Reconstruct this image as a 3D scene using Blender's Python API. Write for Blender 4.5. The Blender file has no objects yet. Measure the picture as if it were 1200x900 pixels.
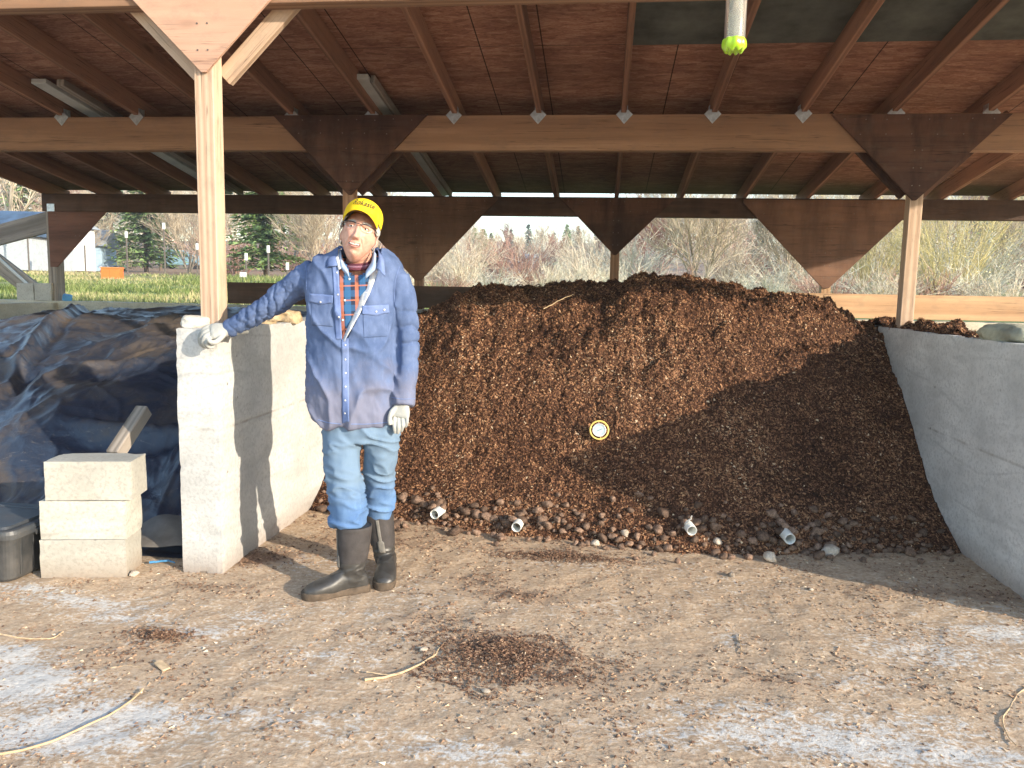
import bpy, bmesh, math, random
import numpy as np
from mathutils import Vector, Matrix, Euler
from mathutils.bvhtree import BVHTree
PI = math.pi
RNG = random.Random(7)
NR = np.random.RandomState(11)
scene = bpy.context.scene
C = scene.collection

# ------------------------------------------------------------------ camera
CAMH, FPX, YAW, PITCH, ROLL = 1.432, 911.0, 0.1111, 0.1196, 0.0203
fw = Vector((-math.sin(YAW) * math.cos(PITCH), math.cos(YAW) * math.cos(PITCH), -math.sin(PITCH)))
rt0 = Vector((math.cos(YAW), math.sin(YAW), 0))
dn0 = fw.cross(rt0)
rt = math.cos(ROLL) * rt0 - math.sin(ROLL) * dn0
dn = math.sin(ROLL) * rt0 + math.cos(ROLL) * dn0
cam = bpy.data.objects.new('camera', bpy.data.cameras.new('camera'))
C.objects.link(cam)
M = Matrix((rt, -dn, -fw)).transposed().to_4x4()
M.translation = Vector((0, 0, CAMH))
cam.matrix_world = M
cam.data.sensor_width = 36
cam.data.lens = FPX / 1200 * 36
cam.data.clip_end = 3000
cam.data.clip_start = 0.05
scene.camera = cam

def at(x, y, Y):
    """world point seen at photograph pixel (x, y) at depth Y"""
    v = fw + rt * ((x - 600) / FPX) + dn * ((y - 450) / FPX)
    return Vector((0, 0, CAMH)) + v * (Y / v.y)

# ------------------------------------------------------------------ noise
def _h(ix, iy, iz, seed):
    n = (ix * 374761393 + iy * 668265263 + iz * 2147483647 + seed * 974634777) & 0xffffffff
    n = ((n ^ (n >> 13)) * 1274126177) & 0xffffffff
    n = n ^ (n >> 16)
    return (n & 0xffff) / 65535.0
def noise3(x, y, z, seed=0):
    x = np.asarray(x, float); y = np.asarray(y, float) + 0 * x; z = np.asarray(z, float) + 0 * x
    ix = np.floor(x).astype(np.int64); iy = np.floor(y).astype(np.int64); iz = np.floor(z).astype(np.int64)
    fx = x - ix; fy = y - iy; fz = z - iz
    fx = fx * fx * (3 - 2 * fx); fy = fy * fy * (3 - 2 * fy); fz = fz * fz * (3 - 2 * fz)
    r = 0
    for a in (0, 1):
        for b in (0, 1):
            for c in (0, 1):
                w = (fx if a else 1 - fx) * (fy if b else 1 - fy) * (fz if c else 1 - fz)
                r = r + w * _h(ix + a, iy + b, iz + c, seed)
    return r * 2 - 1
def fbm(x, y, z=0.0, oct=4, seed=0, gain=.5):
    r = 0; a = 1; s = 1
    for i in range(oct):
        r = r + a * noise3(np.asarray(x) * s + 17.3 * i, np.asarray(y) * s + 5.1 * i, np.asarray(z) * s, seed + i)
        a *= gain; s *= 2.03
    return r

# ------------------------------------------------------------------ tagging
def tag(o, label=None, cat=None, group=None, kind=None):
    if label: o['label'] = label
    if cat: o['category'] = cat
    if group: o['group'] = group
    if kind: o['kind'] = kind
    return o
def empty(name, loc, label=None, cat=None, group=None, rz=0):
    o = bpy.data.objects.new(name, None); C.objects.link(o)
    o.empty_display_size = .1
    o.location = loc; o.rotation_euler = (0, 0, rz)
    return tag(o, label, cat, group)
def wm(o):
    """world matrix without a depsgraph update"""
    m = o.matrix_basis.copy()
    return wm(o.parent) @ m if o.parent else m
def link(name, me, mat=None, parent=None, mw=None):
    o = bpy.data.objects.new(name, me); C.objects.link(o)
    if mat is not None:
        for m_ in (mat if isinstance(mat, (list, tuple)) else [mat]): me.materials.append(m_)
    mw = mw or Matrix()
    if parent:
        o.parent = parent
        mw = wm(parent).inverted() @ mw
    o.matrix_basis = mw
    return o
def np_mesh(name, V, F, smooth=True, attr=None):
    """V (n,3); F (m,k) array or list of such arrays"""
    me = bpy.data.meshes.new(name)
    Fs = F if isinstance(F, list) else [F]
    Fs = [np.asarray(f) for f in Fs if len(f)]
    V = np.asarray(V, float)
    me.vertices.add(len(V)); me.vertices.foreach_set('co', V.ravel())
    nl = sum(f.size for f in Fs); nf = sum(len(f) for f in Fs)
    me.loops.add(nl); me.polygons.add(nf)
    me.loops.foreach_set('vertex_index', np.concatenate([f.ravel() for f in Fs]))
    tot = np.concatenate([np.full(len(f), f.shape[1]) for f in Fs])
    st = np.concatenate([[0], np.cumsum(tot)[:-1]])
    me.polygons.foreach_set('loop_start', st)
    me.polygons.foreach_set('loop_total', tot)
    me.polygons.foreach_set('use_smooth', np.full(nf, smooth))
    me.update(calc_edges=True)
    if attr is not None:
        a = me.attributes.new('rnd', 'FLOAT', 'POINT'); a.data.foreach_set('value', np.asarray(attr, float))
    return me
def grid_faces(nu, nv, wrap=False):
    i = np.arange(nu - 1)[:, None]; j = np.arange(nv if wrap else nv - 1)[None, :]
    j2 = (j + 1) % nv
    a = i * nv + j; b = (i + 1) * nv + j; c = (i + 1) * nv + j2; d = i * nv + j2
    return np.stack([a, b, c, d], -1).reshape(-1, 4)
def bm_mesh(name, bm, smooth=False):
    me = bpy.data.meshes.new(name)
    bmesh.ops.recalc_face_normals(bm, faces=bm.faces[:])
    bm.to_mesh(me); bm.free()
    if smooth: me.polygons.foreach_set('use_smooth', [True] * len(me.polygons))
    return me
def box_mesh(sx, sy, sz, bev=.003, seg=1, name='box', jit=0):
    bm = bmesh.new(); bmesh.ops.create_cube(bm, size=1)
    for v in bm.verts: v.co = Vector((v.co.x * sx, v.co.y * sy, v.co.z * sz))
    if bev: bmesh.ops.bevel(bm, geom=bm.edges[:], offset=bev, segments=seg, affect='EDGES')
    return bm_mesh(name, bm)
def frame(a, b, up=Vector((0, 0, 1))):
    """matrix whose X runs a->b, origin at the middle"""
    a = Vector(a); b = Vector(b)
    x = (b - a).normalized(); y = up.cross(x)
    if y.length < 1e-4: y = Vector((0, 1, 0))
    y.normalize(); z = x.cross(y)
    m = Matrix((x, y, z)).transposed().to_4x4(); m.translation = (a + b) / 2
    return m
def board(name, a, b, w, h, mat, parent=None, up=Vector((0, 0, 1)), bev=.003):
    """timber from a to b along its length; w across, h along up"""
    L = (Vector(b) - Vector(a)).length
    o = link(name, box_mesh(L, w, h, bev, name=name), mat, parent, frame(a, b, up))
    return o
def prism(name, pts, t, mat, parent=None, mw=None, bev=.002):
    """flat polygon in local XZ extruded along +Y by t"""
    bm = bmesh.new()
    a = [bm.verts.new((p[0], 0, p[1])) for p in pts]
    b = [bm.verts.new((p[0], t, p[1])) for p in pts]
    bm.faces.new(a); bm.faces.new(b[::-1])
    for i in range(len(pts)):
        j = (i + 1) % len(pts); bm.faces.new((a[i], b[i], b[j], a[j]))
    if bev: bmesh.ops.bevel(bm, geom=bm.edges[:], offset=bev, segments=1, affect='EDGES')
    return link(name, bm_mesh(name, bm), mat, parent, mw)
def tube_np(pts, rad, seg=8, cap=True):
    """verts, quads of a tube along pts with radii rad"""
    P = np.array([tuple(p) for p in pts], float); n = len(P)
    rad = np.broadcast_to(np.asarray(rad, float), (n,)) if np.ndim(rad) < 2 else rad
    T = np.gradient(P, axis=0); T /= np.linalg.norm(T, axis=1)[:, None] + 1e-9
    ref = np.array([0, 0, 1.]) if abs(T[0][2]) < .9 else np.array([1., 0, 0])
    V = []
    N = ref
    for i in range(n):
        N = N - T[i] * (N @ T[i]); N /= np.linalg.norm(N) + 1e-9
        B = np.cross(T[i], N)
        a = np.arange(seg) / seg * 2 * PI
        V.append(P[i] + rad[i] * (np.cos(a)[:, None] * N + np.sin(a)[:, None] * B))
    V = np.concatenate(V)
    F = [grid_faces(n, seg, True)]
    if cap:
        V = np.vstack([V, P[0], P[-1]])
        k = np.arange(seg)
        F.append(np.stack([(k + 1) % seg, k, np.full(seg, n * seg)], -1))
        F.append(np.stack([(n - 1) * seg + k, (n - 1) * seg + (k + 1) % seg, np.full(seg, n * seg + 1)], -1))
    return V, F
def tube(name, pts, rad, mat, parent=None, seg=10):
    V, F = tube_np(pts, rad, seg)
    return link(name, np_mesh(name, V, F), mat, parent)
class MB:
    """collects pieces of one surface into one mesh"""
    def __init__(s): s.V = []; s.F = {}; s.A = []; s.n = 0
    def add(s, V, F, a=0.):
        V = np.asarray(V, float)
        for f in (F if isinstance(F, list) else [F]):
            f = np.asarray(f)
            if len(f): s.F.setdefault(f.shape[1], []).append(f + s.n)
        s.V.append(V); s.A.append(np.broadcast_to(a, (len(V),))); s.n += len(V)
    def mesh(s, name, smooth=True):
        return np_mesh(name, np.vstack(s.V), [np.vstack(v) for v in s.F.values()], smooth, np.concatenate(s.A))

# ------------------------------------------------------------------ materials
class NT:
    def __init__(s, name):
        s.m = bpy.data.materials.new(name); s.m.use_nodes = True
        s.t = s.m.node_tree; s.b = s.t.nodes['Principled BSDF']; s.out = s.t.nodes['Material Output']
    def n(s, typ, **k):
        nd = s.t.nodes.new('ShaderNode' + typ)
        for a, v in k.items():
            if a.startswith('i_'):
                key = a[2:]; key = int(key) if key.isdigit() else key.replace('_', ' ')
                s.put(nd.inputs[key], v)
            else: setattr(nd, a, v)
        return nd
    def put(s, sock, v):
        if isinstance(v, bpy.types.NodeSocket): s.t.links.new(v, sock)
        elif isinstance(v, bpy.types.Node): s.t.links.new(v.outputs[0], sock)
        else: sock.default_value = v
    def coords(s, scale=(1, 1, 1), kind='Object', loc=(0, 0, 0), rot=(0, 0, 0), rand=0):
        if kind == 'World': c = s.n('NewGeometry').outputs['Position']
        else: c = s.n('TexCoord').outputs[kind]
        if rand:
            oi = s.n('ObjectInfo')
            mul = s.n('VectorMath', operation='SCALE', i_0=(13.1 * rand, 7.7 * rand, 3.3 * rand)); s.put(mul.inputs['Scale'], oi.outputs['Random'])
            c = s.n('VectorMath', operation='ADD', i_0=c, i_1=mul.outputs[0]).outputs[0]
        mp = s.n('Mapping'); s.put(mp.inputs['Vector'], c)
        mp.inputs['Scale'].default_value = scale; mp.inputs['Location'].default_value = loc; mp.inputs['Rotation'].default_value = rot
        return mp.outputs[0]
    def noise(s, vec, scale=1, detail=4, rough=.55, dist=0):
        nd = s.n('TexNoise'); s.put(nd.inputs['Vector'], vec); nd.inputs['Scale'].default_value = scale
        nd.inputs['Detail'].default_value = detail; nd.inputs['Roughness'].default_value = rough; nd.inputs['Distortion'].default_value = dist
        return nd.outputs[0]
    def ramp(s, fac, stops, interp='LINEAR'):
        nd = s.n('ValToRGB'); s.put(nd.inputs[0], fac); cr = nd.color_ramp; cr.interpolation = interp
        while len(cr.elements) < len(stops): cr.elements.new(.5)
        for e, (p, c) in zip(cr.elements, stops):
            e.position = p; e.color = (c, c, c, 1) if isinstance(c, (int, float)) else (*c, 1)
        return nd.outputs[0]
    def mix(s, fac, a, b, mode='MIX'):
        nd = s.n('Mix', data_type='RGBA', blend_type=mode)
        s.put(nd.inputs[0], fac)
        for i, v in ((6, a), (7, b)):
            if isinstance(v, tuple): v = (*v, 1) if len(v) == 3 else v
            s.put(nd.inputs[i], v)
        return nd.outputs[2]
    def math(s, op, a, b=0., clamp=False):
        nd = s.n('Math', operation=op, use_clamp=clamp); s.put(nd.inputs[0], a); s.put(nd.inputs[1], b); return nd.outputs[0]
    def attr(s, name='rnd'): return s.n('Attribute', attribute_name=name).outputs['Fac']
    def bump(s, h, strength=.5, dist=.01):
        nd = s.n('Bump'); s.put(nd.inputs['Height'], h); nd.inputs['Strength'].default_value = strength; nd.inputs['Distance'].default_value = dist
        s.put(s.b.inputs['Normal'], nd.outputs[0]); return nd
    def done(s, color, rough=.8, spec=.3, metal=0.):
        if isinstance(color, tuple) and len(color) == 3: color = (*color, 1)
        s.put(s.b.inputs['Base Color'], color); s.put(s.b.inputs['Roughness'], rough)
        s.b.inputs['Specular IOR Level'].default_value = spec; s.b.inputs['Metallic'].default_value = metal
        return s.m
def plain(name, col, rough=.7, spec=.3, metal=0., var=.15, scale=8, bump=0):
    t = NT(name)
    n = t.noise(t.coords(), scale, 5, .6)
    c = t.mix(t.ramp(n, [(.3, 0.), (.7, 1.)]), tuple(x * (1 - var) for x in col), tuple(min(1, x * (1 + var)) for x in col))
    if bump: t.bump(n, bump, .01)
    return t.done(c, rough, spec, metal)
def wood(name, light, dark, knot=1, grain=1., rough=.75, var=.25, rot=(0, 0, 0), stain=0.):
    t = NT(name)
    v = t.coords((.9, 16 * grain, 16 * grain), rand=1, rot=rot)
    base = t.noise(v, 1.6, 6, .6, .6)
    vv = t.coords((.25, 9 * grain, 9 * grain), rand=1, rot=rot)
    w = t.n('TexWave', wave_type='BANDS', bands_direction='Y'); t.put(w.inputs['Vector'], vv)
    w.inputs['Scale'].default_value = .9; w.inputs['Distortion'].default_value = 7; w.inputs['Detail'].default_value = 3; w.inputs['Detail Scale'].default_value = .6
    g = t.math('ADD', t.math('MULTIPLY', base, .6), t.math('MULTIPLY', w.outputs[1], .4))
    col = t.mix(t.ramp(g, [(.28, 0.), (.72, 1.)]), dark, light)
    big = t.noise(t.coords((.8, 3, 3), rand=1, rot=rot), 1.5, 3)
    col = t.mix(t.math('MULTIPLY', t.ramp(big, [(.35, 0.), (.75, 1.)]), var), col, tuple(x * .45 for x in dark), 'MIX')
    if knot:
        vo = t.n('TexVoronoi', feature='F1'); t.put(vo.inputs['Vector'], t.coords((1.6, 4.6, 4.6), rand=1, rot=rot)); vo.inputs['Scale'].default_value = 1.1
        k = t.ramp(vo.outputs['Distance'], [(.05, 1.), (.085, .55), (.13, 0.)])
        sel = t.n('SeparateColor'); t.put(sel.inputs[0], vo.outputs['Color'])
        k = t.math('MULTIPLY', k, t.ramp(sel.outputs[0], [(.5, 0.), (.56, 1.)]))
        col = t.mix(t.math('MULTIPLY', k, .85 * knot), col, tuple(x * .28 for x in dark))
    if stain:
        st = t.noise(t.coords((3.5, 3.5, .9), kind='World'), 1.3, 5, .65)
        col = t.mix(t.math('MULTIPLY', t.ramp(st, [(.42, 0.), (.62, 1.)]), stain), col, tuple(x * .35 for x in dark))
    ck = t.noise(t.coords((.35, 22, 22), rand=1, rot=rot), 2.2, 3, .5, .3)
    ck = t.math('MULTIPLY', t.ramp(t.math('ABSOLUTE', t.math('SUBTRACT', ck, .5)), [(.002, 1.), (.012, 0.)]), t.ramp(big, [(.42, 0.), (.52, .8)]))
    col = t.mix(ck, col, tuple(x * .25 for x in dark))
    gr_ = t.noise(t.coords((3, 5, 5), rand=1), 2.5, 6, .7)
    col = t.mix(t.math('MULTIPLY', t.ramp(gr_, [(.5, 0.), (.72, 1.)]), .35), col, tuple((a + b) * .22 for a, b in zip(light, (.3, .28, .26))))
    oi = t.n('ObjectInfo').outputs['Random']
    hsv = t.n('HueSaturation'); t.put(hsv.inputs['Color'], col); t.put(hsv.inputs['Value'], t.math('ADD', t.math('MULTIPLY', oi, .3), .85))
    t.bump(t.math('SUBTRACT', g, t.math('MULTIPLY', ck, .8)), .4, .004)
    return t.done(hsv.outputs[0], rough, .25)

W_NEW = wood('fir_new', (.60, .44, .32), (.44, .30, .205), .8)
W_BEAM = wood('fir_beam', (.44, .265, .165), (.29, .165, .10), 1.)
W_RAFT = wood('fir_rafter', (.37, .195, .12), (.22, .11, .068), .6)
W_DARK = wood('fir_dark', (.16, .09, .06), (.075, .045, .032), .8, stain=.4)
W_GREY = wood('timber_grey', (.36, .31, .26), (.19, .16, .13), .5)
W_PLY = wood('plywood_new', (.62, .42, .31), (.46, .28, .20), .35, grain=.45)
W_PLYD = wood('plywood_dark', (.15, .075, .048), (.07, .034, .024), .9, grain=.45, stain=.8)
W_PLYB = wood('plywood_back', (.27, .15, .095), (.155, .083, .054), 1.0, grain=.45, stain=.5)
W_PLYS = wood('plywood_striped', (.22, .105, .07), (.08, .04, .03), 0, grain=.5, rot=(0, .85, 0))
W_BOARD = wood('fir_board', (.54, .36, .215), (.38, .23, .13), .9)
M_STEEL = plain('galvanised', (.50, .52, .54), .38, .5, .8, .3, 30)
M_PALE = plain('pale_trim', (.55, .56, .53), .6, .3, 0, .12, 6)

def osb():
    t = NT('osb')
    v = t.coords((10, 34, 34), kind='Object')
    a = t.noise(v, 1.9, 6, .66, 1.2)
    vo = t.n('TexVoronoi', feature='F1'); t.put(vo.inputs['Vector'], t.coords((9, 30, 30))); vo.inputs['Scale'].default_value = 1.
    sp = t.n('SeparateColor'); t.put(sp.inputs[0], vo.outputs['Color'])
    g = t.math('ADD', t.math('MULTIPLY', a, .82), t.math('MULTIPLY', sp.outputs[0], .18))
    col = t.ramp(g, [(.3, (.18, .078, .050)), (.5, (.34, .165, .105)), (.68, (.48, .28, .185))])
    big = t.noise(t.coords((.6, 1.2, 1.)), 1.4, 3)
    col = t.mix(t.math('MULTIPLY', t.ramp(big, [(.4, 0.), (.7, 1.)]), .5), col, (.07, .035, .026))
    # seams between sheets, real dark grooves of the sheathing
    sx = t.n('SeparateXYZ'); t.put(sx.inputs[0], t.n('TexCoord').outputs['Object'])
    def seam(sock, period, off, w):
        m = t.math('PINGPONG', t.math('ADD', sock, off), period / 2)
        return t.math('LESS_THAN', m, w)
    s1 = seam(sx.outputs[0], 1.244, .235, .004); s2 = seam(sx.outputs[0], 1.244, -.165, .004); s3 = seam(sx.outputs[1], 2.44, .69, .0025)
    s = t.math('MAXIMUM', t.math('MAXIMUM', s1, s2), s3)
    col = t.mix(t.math('MULTIPLY', s, .85), col, (.012, .008, .007))
    # darker and greener towards the back eave
    eave_tone = t.math('MULTIPLY', t.ramp(t.math('ADD', sx.outputs[1], t.math('MULTIPLY', big, .8)), [(0., 0.), (1., 1.)]), .0)
    mp = t.n('MapRange', i_1=1.5, i_2=2.9); t.put(mp.inputs[0], t.math('ADD', sx.outputs[1], t.math('MULTIPLY', big, .5)))
    col = t.mix(t.math('MULTIPLY', mp.outputs[0], .7), col, (.075, .065, .042))
    t.bump(g, .4, .006)
    return t.done(col, .85, .2)
M_OSB = osb()

def concrete(name, col, warm=(1, 1, 1), seamz=None, pit=1.):
    t = NT(name)
    n1 = t.noise(t.coords((1, 1, 1), rand=1), 2.2, 8, .62)
    n2 = t.noise(t.coords((1.2, 1.2, 5), rand=1), 3.5, 6, .6)
    n3 = t.noise(t.coords(rand=1), 60, 4, .6)
    c1 = tuple(x * .74 for x in col); c2 = tuple(min(1, x * 1.13) for x in col)
    c = t.mix(t.ramp(n1, [(.32, 0.), (.68, 1.)]), c1, c2)
    c = t.mix(t.math('MULTIPLY', t.ramp(n2, [(.48, 0.), (.70, 1.)]), .5), c, tuple(x * .68 for x in col))
    c = t.mix(t.math('MULTIPLY', t.ramp(n3, [(.36, 1.), (.52, 0.)]), .5), c, tuple(x * .6 for x in col))
    vo = t.n('TexVoronoi', feature='F1'); t.put(vo.inputs['Vector'], t.coords((1, 1, 1), rand=1)); vo.inputs['Scale'].default_value = 9
    sp = t.n('SeparateColor'); t.put(sp.inputs[0], vo.outputs['Color'])
    p = t.math('MULTIPLY', t.ramp(vo.outputs['Distance'], [(.04, 1.), (.09, 0.)]), t.ramp(sp.outputs[1], [(.72, 0.), (.76, 1.)]))
    c = t.mix(t.math('MULTIPLY', p, .7 * pit), c, (.12, .10, .085))
    # trowel and form scratches
    wv = t.n('TexWave', wave_type='BANDS', bands_direction='Z'); t.put(wv.inputs['Vector'], t.coords((.55, .55, 1.), rand=1)); wv.inputs['Scale'].default_value = 1.1
    wv.inputs['Distortion'].default_value = 9; wv.inputs['Detail'].default_value = 2.5; wv.inputs['Detail Scale'].default_value = .9
    sc = t.ramp(wv.outputs[1], [(.0, 1.), (.012, 0.)])
    c = t.mix(t.math('MULTIPLY', sc, t.math('MULTIPLY', t.ramp(n1, [(.45, 0.), (.6, 1.)]), .28 * pit)), c, tuple(x * .45 for x in col))
    h = t.math('ADD', t.math('ADD', n1, t.math('MULTIPLY', n3, .25)), t.math('MULTIPLY', p, -.6))
    sx = t.n('SeparateXYZ'); t.put(sx.inputs[0], t.n('NewGeometry').outputs['Position'])
    if seamz is not None:
        z = t.math('ADD', sx.outputs[2], t.math('MULTIPLY', n2, .006))
        m = t.math('ABSOLUTE', t.math('SUBTRACT', z, seamz + .0075))
        s = t.ramp(m, [(.003, 1.), (.009, 0.)])
        s = t.math('MULTIPLY', s, t.ramp(t.noise(t.coords(rand=1), 5, 3), [(.42, .0), (.62, 1.)]))
        c = t.mix(t.math('MULTIPLY', s, .5), c, (.20, .17, .14))
        h = t.math('ADD', h, t.math('MULTIPLY', s, -.5))
    # soil splash just above the ground
    mp = t.n('MapRange', i_1=.0, i_2=.13); t.put(mp.inputs[0], t.math('ADD', sx.outputs[2], t.math('MULTIPLY', t.math('SUBTRACT', .5, n1), .16)))
    c = t.mix(t.math('MULTIPLY', t.math('SUBTRACT', 1., mp.outputs[0]), .5), c, (.22, .13, .075))
    t.bump(h, .45, .012)
    return t.done(c, .85, .25)
M_CONC = concrete('concrete_wall', (.53, .525, .505), seamz=.72)
M_CONCB = concrete('concrete_block', (.46, .44, .385), pit=.8)
M_CONCG = concrete('concrete_back', (.50, .47, .38), pit=.6)
# ================================================================== SHED
shed = empty('open_shed', (-.6, 5.9, 0), 'open timber pole shed with a low brown roof over the compost bays', 'shed')
SL = .152
def rz_(Y): return 2.712 + SL * (5.88 - Y)          # underside of the rafters
XL, XR = -6.12, 4.95
def beam(Y, z0, z1, t, mat, xa, xb):
    return board('beam', (xa, Y + t / 2, (z0 + z1) / 2), (xb, Y + t / 2, (z0 + z1) / 2), t, z1 - z0, mat, shed)
b_front = beam(3.65, 2.738, rz_(3.69), .089, W_BEAM, XL, XR)
b_mid = beam(5.84, 2.455, 2.706, .089, W_BEAM, XL + .1, XR)
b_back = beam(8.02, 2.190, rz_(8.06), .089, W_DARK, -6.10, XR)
# posts
def post(x, Y, z0, z1, mat, w=.089, d=.089):
    return board('post', (x, Y, z0), (x, Y, z1), w, d, mat, shed, up=Vector((0, 1, 0)))
post(-1.912, 3.6955, 1.22, 2.735, W_NEW, .094, .094)
post(2.172, 5.887, 1.22, 2.452, W_NEW)
post(-1.93, 5.887, 1.22, 2.452, W_BEAM)
for x in (-1.90, .125, 2.20):
    post(x, 8.067, 1.22, 2.187, W_BOARD if x > 2 else W_BEAM)
post(-6.0, 8.067, 1.20, 2.187, W_GREY, .10, .13)
# gussets of plywood nailed on the faces, 45 degree braces behind them
def gus(name, pts, Y, t, mat):
    return prism(name, pts, t, mat, shed, Matrix.Translation((0, Y, 0)))
def gusset(xc, half, ztop, Y, mat, t=.018, tip=.012):
    m = Matrix.Translation((xc, Y - t - .002, ztop))
    return prism('gusset', [(-half, 0), (half, 0), (tip, -half + tip), (-tip, -half + tip)], t, mat, shed, m)
gusset(-1.902, .66, 3.075, 3.65, W_PLY)
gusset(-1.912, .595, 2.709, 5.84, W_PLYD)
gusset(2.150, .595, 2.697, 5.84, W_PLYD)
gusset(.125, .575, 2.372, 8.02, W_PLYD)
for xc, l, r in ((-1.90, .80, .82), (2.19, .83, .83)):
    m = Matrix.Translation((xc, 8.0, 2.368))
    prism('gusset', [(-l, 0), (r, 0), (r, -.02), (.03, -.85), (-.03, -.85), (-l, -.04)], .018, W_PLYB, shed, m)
prism('gusset', [(-.08, 0), (.60, 0), (-.0, -.60), (-.08, -.60)], .018, W_PLYS, shed, Matrix.Translation((-5.94, 8.0, 2.188)))
def brace(x, z, Y, s, L, mat, w=.038, h=.105):
    a = Vector((x, Y, z)); b = a + Vector((s * L, 0, L))
    return board('brace', a, b, w, h, mat, shed)
brace(-1.86, 2.43, 3.762, 1, .55, W_NEW, .04, .085)
brace(-1.96, 2.43, 3.762, -1, .55, W_NEW, .04, .085)
brace(2.12, 2.16, 5.952, -1, .56, W_PLYD, .038, .07)
brace(2.22, 2.16, 5.952, 1, .56, W_PLYD, .038, .07)
brace(-1.98, 2.16, 5.952, -1, .56, W_PLYD, .038, .07)
brace(-1.88, 2.16, 5.952, 1, .56, W_PLYD, .038, .07)
# nail heads driven into the gussets (part of each gusset's own mesh)
M_NAIL = plain('nail_heads', (.16, .13, .11), .5, .5, .6)
for g_ in [o for o in shed.children if o.name.startswith('gusset')]:
    me_ = g_.data; co_ = np.array([v.co[:] for v in me_.vertices]); x0_, x1_ = co_[:, 0].min(), co_[:, 0].max(); zt_, zb_ = co_[:, 2].max(), co_[:, 2].min()
    nf_ = len(me_.polygons)
    bm = bmesh.new(); bm.from_mesh(me_)
    pts_ = [(x, zt_ - .03 - RNG.uniform(0, .01)) for x in np.arange(x0_ + .09, x1_ - .08, .14)] + [(x, zt_ - .13 - RNG.uniform(0, .01)) for x in np.arange(x0_ + .2, x1_ - .19, .17)] + [((x0_ + x1_) / 2 + dx, z) for z in np.arange(zb_ + .10, zt_ - .15, .12) for dx in (-.025, .025)]
    for (a_, c_) in pts_:
        bmesh.ops.create_cone(bm, cap_ends=True, segments=8, radius1=.0045, radius2=.0045, depth=.003, matrix=Matrix.Translation((a_, -.001, c_)) @ Matrix.Rotation(PI / 2, 4, 'X'))
    bm.to_mesh(me_); bm.free(); me_.materials.append(M_NAIL)
    for k_, p_ in enumerate(me_.polygons): p_.material_index = 1 if k_ >= nf_ else 0
# rafters with their steel ties over the middle beam
Y0, Y1 = 3.22, 8.46
def rafter(x, j):
    a = Vector((x, Y0, rz_(Y0) + .07)); b = Vector((x + j, Y1, rz_(Y1) + .07))
    return board('rafter', a, b, .038, .14, W_RAFT, shed)
xs = [-.5 + .6225 * k for k in range(-9, 9)]
for i, x in enumerate(xs):
    if x < XL + .1: continue
    rafter(x + RNG.uniform(-.012, .012), RNG.uniform(-.015, .015))
rafter(XL + .02, 0)
tie0 = None
def tie_mesh():
    bm = bmesh.new()
    for (pts, y0, t) in (([(0, -.062), (.060, .004), (.028, .036), (-.028, .036), (-.060, .004)], -.0045, .003),):
        a = [bm.verts.new((p[0], y0, p[1])) for p in pts]; b = [bm.verts.new((p[0], y0 + t, p[1])) for p in pts]
        bm.faces.new(a); bm.faces.new(b[::-1])
        for i in range(len(pts)):
            j = (i + 1) % len(pts); bm.faces.new((a[i], b[i], b[j], a[j]))
    for sx in (-1, 1):      # bent wings that hold the rafter, and nail heads
        bmesh.ops.create_cube(bm, size=1, matrix=Matrix.Translation((sx * .0225, .035, .03)) @ Matrix.Diagonal((.003, .075, .075, 1)))
        for q in ((.03, -.008), (.016, -.028), (.04, .012)):
            bmesh.ops.create_cone(bm, cap_ends=True, segments=8, radius1=.0042, radius2=.003, depth=.003, matrix=Matrix.Translation((sx * q[0], -.0065, q[1])) @ Matrix.Rotation(PI / 2, 4, 'X'))
    return bm_mesh('rafter_tie', bm)
tm = tie_mesh(); tm.materials.append(M_STEEL)
for x in xs:
    if x < XL + .1 or abs(x + .05 - 2.15) > 9: continue
    link('rafter_tie', tm, None, b_mid, Matrix.Translation((x, 5.838, 2.702)))
# sheathing
ang = math.atan(SL)
def slab(name, x0, x1, ya, yb, dz, t, mat, nx=1, sag=0):
    L = (yb - ya) / math.cos(ang)
    m = Matrix.Translation(((x0 + x1) / 2, (ya + yb) / 2, rz_((ya + yb) / 2) + .142 + dz + t / 2)) @ Matrix.Rotation(-ang, 4, 'X')
    return link(name, box_mesh(x1 - x0, L, t, .002, name=name), mat, shed, m)
slab('roof_deck', XL - .05, XR + .05, 3.16, 8.43, 0, .012, M_OSB)
slab('roof_metal', XL - .08, XR + .08, 3.10, 8.46, .014, .02, plain('roof_metal', (.30, .33, .34), .5, .5, .6))
M_FELT = plain('roof_felt', (.10, .105, .09), .9, .2, 0, .35, 5, .3)
slab('roof_felt', .135, XR + .02, 3.2, 5.11, -.0075, .004, M_FELT)
# pale boards let in between the rafters
def strip(x, ya, yb, w=.115, h=.035, mat=None):
    za, zb = rz_(ya) + .118, rz_(yb) + .118
    return board('pale_board', (x, ya, za - .03), (x, yb, zb - .03), w, h, mat or M_PALE, shed)
strip(-4.10, 5.42, 8.3); strip(-3.95, 5.45, 8.3, .06, .05, W_GREY)
strip(-1.70, 5.40, 8.3); strip(-1.62, 5.45, 8.3, .03, .06, W_GREY)
# short pale board at the foot of the back post
link('pale_board', box_mesh(.10, .02, .17, .002), M_PALE, shed, Matrix.Translation((-1.90, 7.985, 1.33)))
# joist end hardware on the far left end of the back beam
link('bracket', box_mesh(.09, .006, .11, .002), M_STEEL, shed, Matrix.Translation((-5.99, 8.012, 2.215)))

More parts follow.
